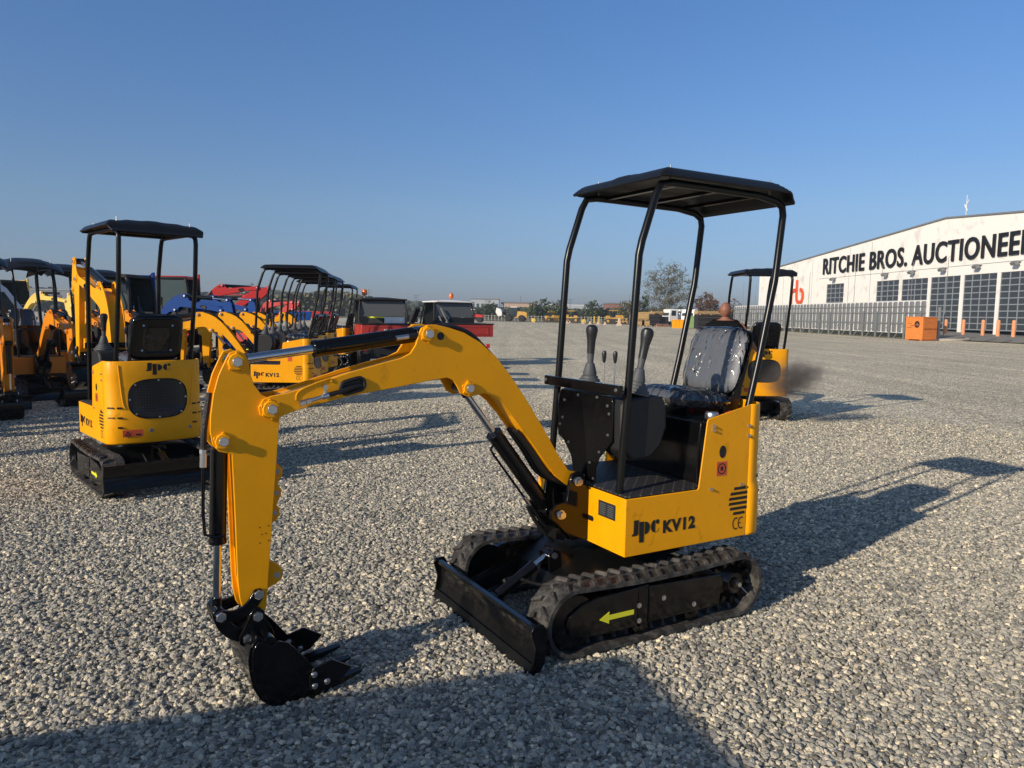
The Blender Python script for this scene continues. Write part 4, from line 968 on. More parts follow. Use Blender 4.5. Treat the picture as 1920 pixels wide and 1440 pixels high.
b1_ = excavator('blue digger with dark cab and long blue boom, left one of the two', (at(232, 17.5), 17.5, 0), -6, paint='blue', canopy='cab', brand=False, swing=0, ba=3, detail=False, group='blue diggers behind the yellow row', name='digger', cat='digger')
b2_ = excavator('blue digger behind the first blue one, its boom showing further right', (at(300, 19.5), 19.5, 0), -8, paint='blue', canopy='none', brand=False, swing=0, ba=4, detail=False, group='blue diggers behind the yellow row', name='digger', cat='digger')
b1_.scale = b2_.scale = (1.22, 1.22, 1.22)
r1 = excavator('red digger with glazed cab and red cab trim behind the blue booms', (at(330, 21.5), 21.5, 0), 6, paint='red', canopy='cab', brand=False, swing=0, ba=20, sa=-75, bk=-30, detail=False, name='digger', cat='digger')
r1.scale = (1.3, 1.3, 1.3)
r2 = copy_tree(r1); r2.location = (at(455, 27), 27, 0); r2.rotation_euler = (0, 0, radians(-10)); r2.scale = (1.1, 1.1, 1.1); tag(r2, 'red digger furthest right among the red ones, arm folded low', 'digger')
y1 = excavator('pale yellow long-armed digger far behind the orange row', (at(10, 30), 30, 0), -12, paint='pale_yellow', canopy='cab', brand=False, swing=0, ba=5, detail=False, name='digger', cat='digger'); y1.scale = (1.5, 1.5, 1.35)
# ---------------------------------------------------------------- auction hall, fence, bin
FO = Vector((42.0, 100.0, 0)); FD = Vector((.082, -1, 0)).normalized(); FN = Vector((-FD.y, FD.x, 0)) * -1   # FD runs towards the viewer along the facade, FN points out of it
if FN.x > 0: FN = -FN
def fp(s, d, z): return FO + FD * s + FN * d + Vector((0, 0, z))
M['wall'] = mat('white_concrete_wall', (.86, .84, .79), .85, var=.05, vs=.6, dust=((.60, .56, .51), .55, .72), bump=.1)
M['door_frame'] = mat('grey_aluminium', (.30, .33, .36), .45, metal=.2)
M['pane'] = mat('door_glass', (.045, .055, .065), .3)
hall = tag(empty('auction_hall', tuple(fp(0, 0, 0))), 'white auction hall with black lettering and glazed roller doors', 'building')
IV = Matrix.Translation(-fp(0, 0, 0))
def HM(): return MB(lambda p: fp(p.x, p.y, p.z) - fp(0, 0, 0))
w_ = HM()
top = lambda s: 8.9 + (s + 22.4) * .073 if s < -14 else (9.51 + (s + 14) * .066 if s < 23.4 else 11.98 - (s - 23.4) * .070)
doors = [(-.36, 4.11, 6.25), (11.45, 15.92, 6.17), (16.44, 21.04, 6.15), (21.49, 26.09, 6.15), (26.57, 31.06, 6.15), (31.46, 36.0, 6.15), (36.5, 41.0, 6.15)]
cuts = sorted(set([-22.4, -14, 23.4, 50] + [d[0] for d in doors] + [d[1] for d in doors] + [-18, -9, -4.5, 7.8]))
for a, b in zip(cuts, cuts[1:]):
    d_ = [d for d in doors if d[0] <= a and b <= d[1]]
    z0 = d_[0][2] if d_ else 0.0
    w_.add([(a, 0, z0), (b, 0, z0), (b, 0, top(b)), (a, 0, top(a)), (a, -.25, z0), (b, -.25, z0), (b, -.25, top(b)), (a, -.25, top(a))], [(0, 1, 2, 3), (4, 7, 6, 5), (0, 4, 5, 1), (3, 2, 6, 7), (0, 3, 7, 4), (1, 5, 6, 2)])
w_.add([(-22.4, 0, 0), (-22.4, -40, 0), (-22.4, -40, 8.9), (-22.4, 0, 8.9)], [(0, 1, 2, 3)])
w_.build('wall', 'wall', hall)
r_ = HM()
for a, b in ((-22.7, -14), (-14, 23.4), (23.4, 50)): r_.add([(a, .15, top(a) + .02), (b, .15, top(b) + .02), (b, -40, top(b) + .02), (a, -40, top(a) + .02), (a, .15, top(a) + .17), (b, .15, top(b) + .17), (b, -40, top(b) + .17), (a, -40, top(a) + .17)], [(0, 1, 2, 3), (4, 7, 6, 5), (0, 4, 5, 1), (3, 2, 6, 7)])
r_.build('roof', 'galv', hall)
j_ = HM()
for s in (-18, -13.5, -9, -4.5, 5.2, 10.1): j_.bx(s - .03, s + .03, .0, .006, .5, top(s) - .2)
j_.bx(-2.5, 50, 0, .012, 7.05, 7.10)
j_.build('panel_joint', 'galv', hall)
for a, b, t_ in doors:
    g = HM(); g.add([(a, -.12, .85), (b, -.12, .85), (b, -.12, t_), (a, -.12, t_)], [(0, 1, 2, 3)]); dr = g.build('roller_door', 'pane', hall)
    f = HM()
    nr = 9; nc = 4
    for k in range(nr + 1): z = .85 + (t_ - .85) * k / nr; f.bx(a, b, -.119, -.08, z - .05, z + .05)
    for k in range(nc + 1): x = a + (b - a) * k / nc; f.bx(x - .05, x + .05, -.118, -.075, .85, t_)
    f.build('door_grid', 'door_frame', dr)
t = HM()
fx_ = lambda x, z, d: (x, .12 + d, z)
fit_text(t, 'RITCHIE', -1.3, 8.75, 7.58, 9.75, fx_, bold=.018, ext=.06, space=1.08); fit_text(t, 'BROS.', 9.95, 17.3, 7.58, 9.75, fx_, bold=.018, ext=.06, space=1.08); fit_text(t, 'AUCTIONEERS', 18.2, 36.6, 7.58, 9.75, fx_, bold=.018, ext=.06, space=1.08)
t.build('lettering', 'decal', hall, ang=20)
M['logo_red'] = mat('logo_red', (.78, .10, .03), .5)
t = HM()
def thick(pts, wd, mb, y0=.05, y1=.2):
    pts = [Vector(p) for p in pts]; L_, R_ = [], []
    for i, p in enumerate(pts):
        d = (pts[min(i + 1, len(pts) - 1)] - pts[max(i - 1, 0)]).normalized(); nn = Vector((-d.y, d.x)) * wd / 2
        L_.append(p + nn); R_.append(p - nn)
    n = len(pts); vs = [(q.x, y, q.y) for y in (y0, y1) for q in L_ + R_]
    m2 = 2 * n; fs = []
    for i in range(n - 1):
        fs += [(m2 + i, m2 + i + 1, m2 + n + i + 1, m2 + n + i), (i, n + i, n + i + 1, i + 1), (i, i + 1, m2 + i + 1, m2 + i), (n + i, m2 + n + i, m2 + n + i + 1, n + i + 1)]
    mb.add(vs, fs)
thick([(-10.4, 3.75), (-10.4, 4.9), (-10.3, 5.35), (-9.9, 5.7), (-9.3, 5.75), (-8.9, 5.75)], .5, t)
thick([(-8.75, 7.2), (-8.75, 4.9), (-8.65, 4.35), (-8.2, 3.98), (-7.6, 3.92), (-7.05, 4.15), (-6.8, 4.7), (-6.85, 5.3), (-7.2, 5.7), (-7.75, 5.8)], .5, t)
t.build('logo', 'logo_red', hall)
for s in (1.9, 13.7, 18.7, 23.8, 28.8, 33.7):
    l_ = HM(); l_.bx(s - .22, s + .22, .0, .5, 6.95, 7.0); l_.prism([(.25, 6.75), (.6, 6.62), (.75, 6.85), (.45, 7.05)], s - .3, s + .3, 'x'); l_.build('floodlight', 'galv', hall, label=None)
an = HM(); an.tube([(23.4, -2, 11.9), (23.4, -2, 14.4)], .03, 6); an.tube([(23.2, -2, 13.2), (23.7, -2, 13.9)], .05, 6); an.tube([(23.6, -2, 12.8), (23.1, -2, 13.5)], .05, 6); an.build('antenna', 'white', hall)
# paved apron in front of the doors
sheet('paved_apron', [(44, 20, .0), (60, 20, .0), (60, 72, .9), tuple(fp(9, .0, .86)), (39.2, 71, .3), (37.6, 64, .05), (40.0, 58, .004), (41.5, 45, .0)], 'asphalt')
sheet('apron_verge', [(37.6, 64, .06), (39.2, 71, .31), tuple(fp(9, .0, .87)), tuple(fp(-25, 0, .5)), (33.5, 125, .0), (33.9, 90, .0), (34.2, 62, .0)], 'field')
kb = MB(); kb.tube([(34.5, 61.5, .05), (36.4, 61.2, .07), (38.2, 62.3, .10), (39.0, 64, .14)], .12, 6, smooth=4); kb.build('kerb', 'concrete'); tag(bpy.data.objects['kerb'], kind='structure')

# fence
fe = tag(empty('panel_fence', (34, 65, 0)), 'grey panelled metal fence with leaning back posts in front of the hall', 'fence')
FP0, FP1 = Vector((33.2, 112, 0)), Vector((34.6, 62.5, 0)); fd = (FP1 - FP0); FL = fd.length; fd = fd / FL; fn = Vector((-fd.y, fd.x, 0)); fn = fn if fn.x < 0 else -fn
def FM(): return MB(lambda p: FP0 + fd * p.x + fn * p.y + Vector((0, 0, p.z)) - Vector((34, 65, 0)))
M['fence_grey'] = mat('fence_panel', (.18, .19, .195), .6, var=.05, vs=1); M['fence_edge'] = mat('fence_edge', (.74, .74, .72), .6)
npan = 56; pw_ = FL / npan
b = FM(); b.bx(0, FL, -.06, -.02, .50, 3.35); b.build('backing_sheet', 'fence_edge', fe)
b = FM()
for k in range(npan):
    x0, x1 = k * pw_ + .08, (k + 1) * pw_ - .08
    b.add([(x0 + .06, -.018, .55), (x1 - .06, -.018, .55), (x1, -.018, .65), (x1, -.018, 3.15), (x1 - .08, -.018, 3.27), (x0 + .08, -.018, 3.27), (x0, -.018, 3.15), (x0, -.018, .65)] + [(x0 + .12, .02, .62), (x1 - .12, .02, .62), (x1 - .06, .02, .7), (x1 - .06, .02, 3.1), (x1 - .13, .02, 3.2), (x0 + .13, .02, 3.2), (x0 + .06, .02, 3.1), (x0 + .06, .02, .7)],
          [tuple(range(8, 16))] + [(i, (i + 1) % 8, 8 + (i + 1) % 8, 8 + i) for i in range(8)])
b.build('panel', 'fence_grey', fe)
b = FM(); b.bx(0, FL, .03, .09, 1.30, 1.42); b.bx(0, FL, .03, .09, 2.25, 2.33); b.bx(0, FL, .03, .08, 2.80, 2.86); b.build('rail', 'galv', fe)
for k in range(21):
    x = .4 + (FL - .9) * k / 20; b = FM(); b.bx(x - .055, x + .055, .10, .22, 0, 2.45); b.tube([(x, .2, 1.25), (x, 1.1, 0)], .03, 6); b.build('post', 'galv', fe)

# slim poles
for k, (u, Y, h) in enumerate(((1512, 92, 7.2), (1596, 80, 7.0), (1646, 73, 6.9), (1702, 67, 6.8), (1767, 62.5, 6.9), (1390, 118, 7.0), (1413, 110, 7.0))):
    p = MB(); p.cyl((0, 0, 0), (0, 0, h), .035, 8, r2=.02); p.cyl((0, 0, 0), (0, 0, .02), .12, 10); p.tube([(0, 0, h), (.12, 0, h + .08), (.22, 0, h + .04)], .015, 6)
    o = p.build('slim_pole', 'galv'); o.location = (at(u, Y), Y, 0)
    tag(o, ['slim grey pole in front of the hall right of the red logo', 'slim grey pole in front of the hall just right of the small roller door', 'slim grey pole before the first wide roller door', 'slim grey pole between the second and third wide doors', 'slim grey pole beside the free end of the panel fence', 'slim pole left of the hall, further from it', 'slim pole left of the hall, nearer to it'][k], 'pole', 'slim poles around the hall')
sp_ = tag(empty('sign_post', (at(1757, 61.5), 61.5, 0)), 'square grey post with a short arm right of the orange bin', 'post')
b = MB(); b.bx(-.09, .09, -.09, .09, 0, 2.75); b.build('post', 'galv', sp_, bevel=.01)
b = MB(); b.bx(-.2, .75, -.04, .04, 2.42, 2.48); b.build('arm', 'galv', sp_)

# orange bin
bn_ = tag(empty('orange_bin', (at(1725, 61), 61, 0), radians(-62)), 'orange steel bin with round black emblem at the end of the fence', 'bin')
bn_.scale = (.93, .93, .95)
b = MB(); b.bx(-.8, .8, -1.0, 1.0, .10, 1.95); b.bx(-.83, .83, -1.03, 1.03, 1.951, 2.03); b.bx(-.7, -.5, -.9, .9, 0, .1); b.bx(.5, .7, -.9, .9, 0, .1)
M['bin'] = mat('bin_orange', (.70, .20, .03), .6, var=.12, vs=2); b.build('container', 'bin', bn_, bevel=.01)
b = MB()
for k in range(2): b.bx(.801, .83, -.9, .9, .98, 1.04)
b.build('side_rib', 'bin', bn_)
b = MB(); f = lambda x, z, d: (x, -1.008, z)
b.add([(.25 + .24 * cos(k * pi / 14), -1.003, 1.38 + .30 * sin(k * pi / 14)) for k in range(28)], [tuple(range(28))]); em = b.build('emblem', 'decal', bn_)
b = MB(); fit_text(b, 'rb', .13, .38, 1.25, 1.52, f); b.build('emblem_letters', 'bin', em)
b = MB(); b.bx(-.35, .0, -1.006, -1.001, 1.24, 1.28); b.bx(-.62, -.2, -1.006, -1.001, 1.46, 1.49); b.bx(-.7, -.25, -1.006, -1.001, 1.10, 1.13); b.build('label_strip', 'decal', bn_)
M['bollard'] = mat('faded_orange', (.72, .30, .14), .6, var=.1)
# bollards
for k, (u, Y) in enumerate(((1770.5, 66.5), (1803.5, 63.3), (1840, 60.8), (1868.5, 58.3), (1897.5, 56.3))):
    o = MB(); o.cyl((0, 0, 0), (0, 0, 1.18), .135, 16); o.lathe([(.135, 1.18), (.12, 1.24), (.07, 1.28), (.01, 1.29)], seg=16); o.cyl((0, 0, .45), (0, 0, .48), .139, 16)
    q = o.build('bollard', 'bollard' if 'bollard' in M else 'bin'); q.location = (at(u, Y), Y, .50 - .0 * k)
    tag(q, ['orange bollard nearest the sign post, before the third wide door', 'orange bollard before the pillar left of the fourth wide door', 'orange bollard standing before the middle of the fourth wide door', 'orange bollard before the pillar right of the fourth wide door', 'orange bollard nearest the right edge of the photo'][k], 'bollard', 'orange bollards before the roller doors')

# ---------------------------------------------------------------- trees and far country
def leafmat(name, c1, c2):
    m = bpy.data.materials.new(name); m.use_nodes = True
    n = m.node_tree.nodes; l = m.node_tree.links; p = n['Principled BSDF']; p.inputs['Roughness'].default_value = .7
    g = n.new('ShaderNodeNewGeometry'); r = n.new('ShaderNodeValToRGB'); r.color_ramp.elements[0].color = (*c1, 1); r.color_ramp.elements[1].color = (*c2, 1)
    l.new(g.outputs['Random Per Island'], r.inputs[0]); l.new(r.outputs[0], p.inputs['Base Color'])
    p.inputs['Transmission Weight'].default_value = 0
    return m
M['leaf_olive'] = leafmat('olive_leaves', (.07, .075, .03), (.17, .15, .07)); M['leaf_green'] = leafmat('green_leaves', (.03, .055, .015), (.09, .12, .035)); M['leaf_brown'] = leafmat('brown_leaves', (.10, .05, .025), (.20, .10, .05)); M['leaf_dark'] = leafmat('dark_leaves', (.03, .045, .02), (.075, .09, .035))
def tree(u, Y, h, wd, leaf, label, seed, nl=900, ls=.28, base=.25, group=None, z=0, sparse=False):
    """trunk, limbs grown towards points spread through the crown, leaves clustered round the twigs"""
    rnd = random.Random(seed); root = tag(empty('tree', (at(u, Y), Y, z)), label, 'tree', group)
    t = MB(); c0 = h * (base + (1 - base) * .5); rz = h * (1 - base) * .5; rx = wd / 2
    nodes = [(Vector((0, 0, h * base * .8 * k / 3)), h * .022 * (1 - .12 * k)) for k in range(4)]
    t.tube([p for p, r in nodes], [r for p, r in nodes], 6)
    tg = []
    for k in range(150 if sparse else 70):
        a = rnd.uniform(0, 2 * pi); cz = rnd.uniform(-.95, 1); r = rnd.random() ** .38; q = sqrt(max(0, 1 - cz * cz))
        lump = 1 + .22 * noise.noise(Vector((cos(a) * 1.6, sin(a) * 1.6, cz * 1.6 + seed)))
        tg.append(Vector((cos(a) * q * r * rx * lump, sin(a) * q * r * rx * lump, c0 + cz * r * rz * lump)))
    tg.sort(key=lambda p: (p - Vector((0, 0, h * base))).length); tips = []
    for p in tg:
        b_ = min(nodes, key=lambda n_: (n_[0] - p).length + .35 * max(0, n_[0].z - p.z)); d = p - b_[0]
        mid = b_[0].lerp(p, .5) + Vector((rnd.uniform(-1, 1), rnd.uniform(-1, 1), rnd.uniform(-.2, 1))) * d.length * .12
        r0 = max(.035, b_[1] * .66); t.tube([b_[0], mid, p], [r0, r0 * .8, r0 * .6], 4)
        nodes += [(mid, r0 * .8), (p, r0 * .62)]; tips += [p, mid.lerp(p, .5)]
        for _ in range(3 if sparse else 1):
            e = p + Vector((rnd.gauss(0, 1), rnd.gauss(0, 1), rnd.gauss(.3, .8))) * wd * .05; t.tube([p, e], [r0 * .5, r0 * .2], 3); tips.append(e)
    t.build('trunk', 'bark', root)
    c = MB(); clump = [(p, rnd.uniform(.3, 1.0)) for p in tips]
    for k in range(nl):
        p, s_ = rnd.choice(clump)
        if rnd.random() > s_: continue
        q = p + Vector((rnd.gauss(0, 1), rnd.gauss(0, 1), rnd.gauss(0, .8))) * wd * (.028 if sparse else .055)
        if q.z < .1: continue
        a = Vector((rnd.uniform(-1, 1), rnd.uniform(-1, 1), rnd.uniform(-1, 1))).normalized(); b2 = a.orthogonal().normalized(); e = a.cross(b2); s2 = ls * rnd.uniform(.5, 1.2)
        c.add([q + b2 * s2, q + e * s2 * .6, q - b2 * s2, q - e * s2 * .6], [(0, 1, 2, 3)])
    c.build('crown', leaf, root, recalc=False)
    return root
tree(1252, 150, 12.3, 10.2, 'leaf_olive', 'tall bare-branched tree with thin olive foliage left of the hall', 11, nl=10000, ls=.15, base=.14, sparse=True)
tree(1322, 150, 6.6, 5.2, 'leaf_brown', 'reddish brown shrubby tree between the tall tree and the hall', 5, nl=6000, ls=.16, base=.05, sparse=True)
tree(1372, 155, 5.4, 4.0, 'leaf_brown', 'small thin brownish tree right behind the standing man', 8, nl=500, ls=.2, base=.1, sparse=True)
G = 'small green trees along the far edge of the yard'
for k, (u, Y, h, wd, m_, lb) in enumerate(((919, 190, 4.8, 4.2, 'leaf_green', 'small round green tree left of the yellow loader'), (1003, 185, 4.6, 3.6, 'leaf_green', 'small green tree right of the yellow loader'), (1022, 187, 5.2, 4.0, 'leaf_green', 'taller of the pair of small green trees right of the loader'), (1048, 185, 5.2, 4.2, 'leaf_green', 'small green tree behind the left canopy post of the foreground excavator'), (1110, 180, 5.0, 4.6, 'leaf_green', 'spiky green tree behind the two yellow posts'), (1133, 182, 3.8, 4.0, 'leaf_dark', 'low rounded green tree beside the spiky one'), (1177, 172, 5.2, 6.0, 'leaf_olive', 'olive bush mass behind the worn bulldozer'), (1200, 176, 6.8, 5.0, 'leaf_dark', 'dark rounded tree left of the tall tree'), (1232, 165, 3.8, 6.5, 'leaf_olive', 'low olive scrub at the foot of the tall tree'), (1282, 162, 4.0, 5.0, 'leaf_olive', 'low scrub right of the foot of the tall tree'))):
    tree(u, Y, h, wd, m_, lb, 30 + k, nl=1100, ls=.30, base=.12, group=G)
def wood(name, label, u0, u1, Y, prof, n, leaf, ls, seed, dz=0):
    rnd = random.Random(seed); c = MB()
    for k in range(n):
        f = rnd.random(); x = at(u0 + (u1 - u0) * f, Y); y = Y + rnd.uniform(-12, 12)
        hh = prof(f) * (1 + .25 * noise.noise(Vector((x * .06, seed, 0))) + .14 * noise.noise(Vector((x * .25, seed, 3))))
        z = hh * (rnd.random() ** .6); q = Vector((x, y, z)); a = Vector((rnd.uniform(-1, 1), rnd.uniform(-1, .2), rnd.uniform(-.2, 1))).normalized(); b_ = a.orthogonal().normalized(); e = a.cross(b_); s2 = ls * rnd.uniform(.6, 1.3)
        c.add([q + b_ * s2, q + e * s2, q - b_ * s2, q - e * s2], [(0, 1, 2, 3)])
    o = c.build(name, leaf, recalc=False); tag(o, label, 'woods', kind='stuff')
wood('far_wood', 'distant wooded ridge on the horizon behind the vehicles', 480, 860, 520, lambda f: 15 * (1 - .6 * f), 9000, 'leaf_dark', 2.0, 2)
wood('far_hedge', 'hedges and scrub along the far side of the yard', -200, 1420, 260, lambda f: 3.2, 16000, 'leaf_dark', 1.1, 3)
wood('left_wood', 'dark tree belt at the left horizon', -300, 500, 330, lambda f: 8, 9000, 'leaf_dark', 1.6, 4)
wood('mid_trees', 'clumps of trees between the canopies of the middle row', 540, 690, 240, lambda f: 6.5, 4200, 'leaf_olive', .9, 6)
# far buildings
def block(u0, u1, Y, h, m_, label, roofm='galv', wins=6, z0=0):
    x0, x1 = at(u0, Y), at(u1, Y); e = tag(empty('warehouse', ((x0 + x1) / 2, Y, z0)), label, 'building'); hw = (x1 - x0) / 2
    MB().bx(-hw, hw, 0, 20, 0, h).build('wall', m_, e); MB().bx(-hw - .3, hw + .3, -.3, 20.3, h, h + .5).build('roof', roofm, e)
    b = MB()
    for k in range(wins): x = -hw + (k + .5) * 2 * hw / wins; b.bx(x - hw / wins * .55, x + hw / wins * .55, -.06, 0, h * .35, h * .75)
    b.build('window_band', 'pane', e)
M['dark_clad'] = mat('grey_blue_cladding', (.16, .18, .20), .7); M['pale_grey'] = mat('pale_cladding', (.42, .45, .47), .7); M['tan_wall'] = mat('tan_wall', (.50, .36, .26), .8); M['brick_red'] = mat('brick_wall', (.28, .13, .09), .8)
block(883, 935, 420, 9.5, 'pale_grey', 'long grey warehouse behind the small tree left of the loader')
block(945, 1008, 300, 6.0, 'tan_wall', 'tan building with a flat roof behind the yellow loader', wins=9)
block(1030, 1100, 430, 7, 'pale_grey', 'low grey warehouse beyond the two yellow posts', roofm='white')
block(1140, 1165, 330, 6.8, 'brick_red', 'red brick building behind the low green tree')
block(-120, 140, 300, 8.0, 'dark_clad', 'long grey warehouse on the left horizon', wins=3)
block(515, 560, 300, 6, 'white', 'small white building left of the middle row canopies', wins=4)
# pylons and poles
def pylon(u, Y, h, wd, label):
    b = MB(); P_ = []
    for sx in (-1, 1):
        for sy in (-1, 1): b.tube([(sx * wd, sy * wd, 0), (sx * wd * .3, sy * wd * .3, h * .6), (sx * wd * .14, sy * wd * .14, h)], .26, 4)
    for k in range(9):
        z0, z1 = h * k / 9, h * (k + 1) / 9; w0 = wd * (1 - .72 * min(1, z0 / (h * .65))); w1 = wd * (1 - .72 * min(1, z1 / (h * .65)))
        b.tube([(-w0, -w0, z0), (w1, -w1, z1)], .18, 4); b.tube([(w0, -w0, z0), (-w1, -w1, z1)], .18, 4)
    for z in (.72, .84, .95): b.tube([(-wd * 1.1, 0, h * z), (wd * 1.1, 0, h * z)], .15, 4)
    o = b.build('pylon', 'dark_clad'); o.location = (at(u, Y), Y, 0); tag(o, label, 'pylon')
pylon(475, 520, 20, 2.6, 'lattice power pylon left of the middle row canopies')
def upole(u, Y, h, label, arms=3):
    b = MB(); b.cyl((0, 0, 0), (0, 0, h), .17, 8, r2=.1)
    for k in range(arms): z = h * (.97 - .11 * k); b.bx(-1.1 + .2 * k, 1.1 - .2 * k, -.06, .06, z - .06, z + .06); [b.cyl((sx, 0, z), (sx, 0, z + .25), .07, 6) for sx in (-1 + .2 * k, 1 - .2 * k)]
    o = b.build('utility_pole', 'dark_clad'); o.location = (at(u, Y), Y, 0); tag(o, label, 'utility pole')
upole(780.5, 260, 7.7, 'utility pole with cross arms between the two utility vehicles')
upole(692.5, 300, 10.5, 'thin utility pole above the red utility vehicle', 2)
upole(911, 330, 7.8, 'utility pole left of the small round tree'); upole(1068, 300, 8.0, 'utility pole behind the left canopy post'); upole(975, 320, 9.5, 'tall thin pole behind the yellow loader', 0); upole(1178, 330, 11, 'thin pole beside the dark rounded tree', 0)
b = MB(); b.cyl((0, 0, 0), (0, 0, 7.0), .35, 10, r2=.25); b.lathe([(.3, 6.8), (1.6, 7.6), (1.7, 8.1), (.3, 8.5)], seg=14); o = b.build('water_tower', 'concrete'); o.location = (at(944, 430), 430, 0); tag(o, 'small water tower left of the yellow loader on the horizon', 'water tower')
# background fence posts along the far edge
b = MB()
for k in range(60):
    x = at(860 + k * 6.2, 175); b.bx(x - .06, x + .06, 174.9, 175.1, 0, 1.3)
b.bx(at(860, 175), at(1232, 175), 174.93, 174.97, 1.1, 1.16); b.bx(at(860, 175), at(1232, 175), 174.93, 174.97, .6, .65)
bf = b.build('post_fence', 'concrete'); tag(bf, 'low post fence along the far side of the yard', 'fence')
# ---------------------------------------------------------------- vehicles further off
def wheel(root, c, r, w_, name='wheel', hub='white', lugs=0):
    b = MB(); x, y, z = c
    b.lathe([(r * .55, -w_ / 2), (r * .93, -w_ / 2), (r, -w_ * .36), (r, w_ * .36), (r * .93, w_ / 2), (r * .55, w_ / 2)], c, 24, Matrix.Rotation(pi / 2, 3, 'X'))
    for k in range(lugs):
        a = 2 * pi * k / lugs
        for s in (-1, 1): b.box((x + r * cos(a + s * .06), y + s * w_ * .22, z + r * sin(a + s * .06)), (r * .12, w_ * .42, r * .07), Matrix.Rotation(-a, 3, 'Y') @ Matrix.Rotation(s * .4, 3, 'X'))
    o = b.build(name, 'tyre', root)
    MB().lathe([(.02, -w_ * .42), (r * .55, -w_ * .42), (r * .55, w_ * .42), (.02, w_ * .42)], c, 20, Matrix.Rotation(pi / 2, 3, 'X')).build('rim', hub, o)
    return o

def utv(label, pos, yaw, white_roof=False):
    r = tag(empty('utility_vehicle', pos, radians(yaw)), label, 'utility vehicle')
    for x in (-.85, 1.05):
        for y in (-.62, .62): wheel(r, (x, y, .33), .33, .26, lugs=14)
    b = MB(); b.bx(-1.2, 1.35, -.5, .5, .35, .62); b.prism([(.95, .5), (1.5, .55), (1.55, .85), (1.2, 1.02), (.9, 1.02)], -.68, .68); b.bx(-.1, .95, -.68, .68, .45, .62); b.build('chassis', 'console', r, bevel=.02)
    b = MB(); b.prism([(1.0, .7), (1.52, .72), (1.50, .92), (1.05, 1.05)], -.66, .66); b.build('hood', 'worn_red', r, bevel=.03)
    # cargo bed
    b = MB(); X0, X1, Yb, Z0, Z1 = -1.55, -.25, .78, .90, 1.27
    b.bx(X0, X1, -Yb, Yb, Z0, Z0 + .05); b.bx(X0, X0 + .05, -Yb, Yb, Z0 + .05, Z1); b.bx(X1 - .05, X1, -Yb, Yb, Z0 + .05, Z1)
    for s in (-1, 1): b.bx(X0 + .05, X1 - .05, s * (Yb - .05), s * Yb, Z0 + .05, Z1)
    bed = b.build('cargo_bed', 'worn_red', r, bevel=.012)
    b = MB()
    b.bx(X0 - .012, X0 - .001, -.62, -.59, Z0 + .07, Z1 - .05); b.bx(X0 - .012, X0 - .001, .59, .62, Z0 + .07, Z1 - .05); b.bx(X0 - .012, X0 - .001, -.59, .59, Z1 - .08, Z1 - .05); b.bx(X0 - .012, X0 - .001, -.59, .59, Z0 + .07, Z0 + .10)
    b.build('pressed_frame', 'worn_red', bed)
    b = MB(); b.bx(X0 - .02, X1 + .02, -Yb - .02, Yb + .02, Z1 + .001, Z1 + .03); 
    if not white_roof: b.v, b.f = [], []; [b.tube([(X0, s * Yb, Z1 + .01), (X1, s * Yb, Z1 + .01)], .025, 6) for s in (-1, 1)]; b.tube([(X0, -Yb, Z1 + .01), (X0, Yb, Z1 + .01)], .025, 6)
    b.build('bed_rim', 'console', bed)
    if not white_roof:
        b = MB(); fit_text(b, 'Kubota', -.20, .22, 1.03, 1.15, lambda x, z, d: (X0 - .014, -x, z), bold=.02); b.build('lettering', 'white', bed, recalc=False)
    # cab
    b = MB(); xa, xb, yc, zt = -.28, 1.0, .66, 1.93
    for s in (-1, 1):
        b.tube([(xa, s * yc, .7), (xa - .02, s * yc, 1.6), (xa + .12, s * yc * .93, zt)], .03, 8); b.tube([(xb + .1, s * yc, .95), (xb - .12, s * yc, 1.55), (xb - .32, s * yc * .93, zt)], .03, 8)
        b.tube([(xa + .12, s * yc * .93, zt), (xb - .32, s * yc * .93, zt)], .03, 8)
    b.tube([(xa + .12, -yc * .93, zt), (xa + .12, yc * .93, zt)], .03, 8); b.tube([(xb - .32, -yc * .93, zt), (xb - .32, yc * .93, zt)], .03, 8); b.bx(xa - .04, xa + .02, -yc, yc, 1.08, 1.46); b.bx(xa - .03, xa + .02, -yc, yc, .7, 1.08)
    cf = b.build('roll_cage', 'console', r)
    b = MB(); b.grid(lambda a, c_: (xa - .03 + (xb - xa - .18) * a, -.68 + 1.36 * c_, zt + .03 + .05 * sin(pi * c_) * sin(pi * min(1, a * 1.3))), 8, 10)
    b.build('cab_roof', 'white' if white_roof else 'console', r, solid=.04)
    b = MB(); b.add([(xa, -.62, 1.47), (xa, .62, 1.47), (xa + .1, .58, zt), (xa + .1, -.58, zt)], [(0, 1, 2, 3)]); b.build('rear_screen', 'smoke_glass', cf)
    b = MB(); b.add([(xb + .08, -.62, 1.02), (xb + .08, .62, 1.02), (xb - .3, .58, zt), (xb - .3, -.58, zt)], [(0, 1, 2, 3)]); b.build('windscreen', 'smoke_glass', cf)
    b = MB()
    for s in (-1, 1): b.bx(.1, .45, s * .12, s * .58, .75, .88); b.prism([(.02, .85), (.12, .85), (.05, 1.45), (-.05, 1.45)], s * .14, s * .56)
    b.build('seat', 'console', r, bevel=.03)
    b = MB(); b.cyl((.1, .45 if not white_roof else -.05, zt + .03), (.1, .45 if not white_roof else -.05, zt + .14), .02, 8); bb = b.build('beacon_stem', 'galv', r)
    MB().lathe([(.06, 0), (.075, .02), (.075, .10), (.055, .15), (.01, .17)], (.1, .45 if not white_roof else -.05, zt + .13), 16).build('beacon', 'lamp_orange', bb)
    b = MB()
    for s in (-1, 1): b.bx(X0 + .1, X0 + .15, s * .72, s * .62, .56, .68)
    b.build('tail_light', 'red_plastic', r)
    return r
M['smoke_glass'] = mat('dusty_screen', (.10, .105, .10), .25); M['worn_red'] = mat('faded_red', (.42, .035, .025), .5, var=.12)
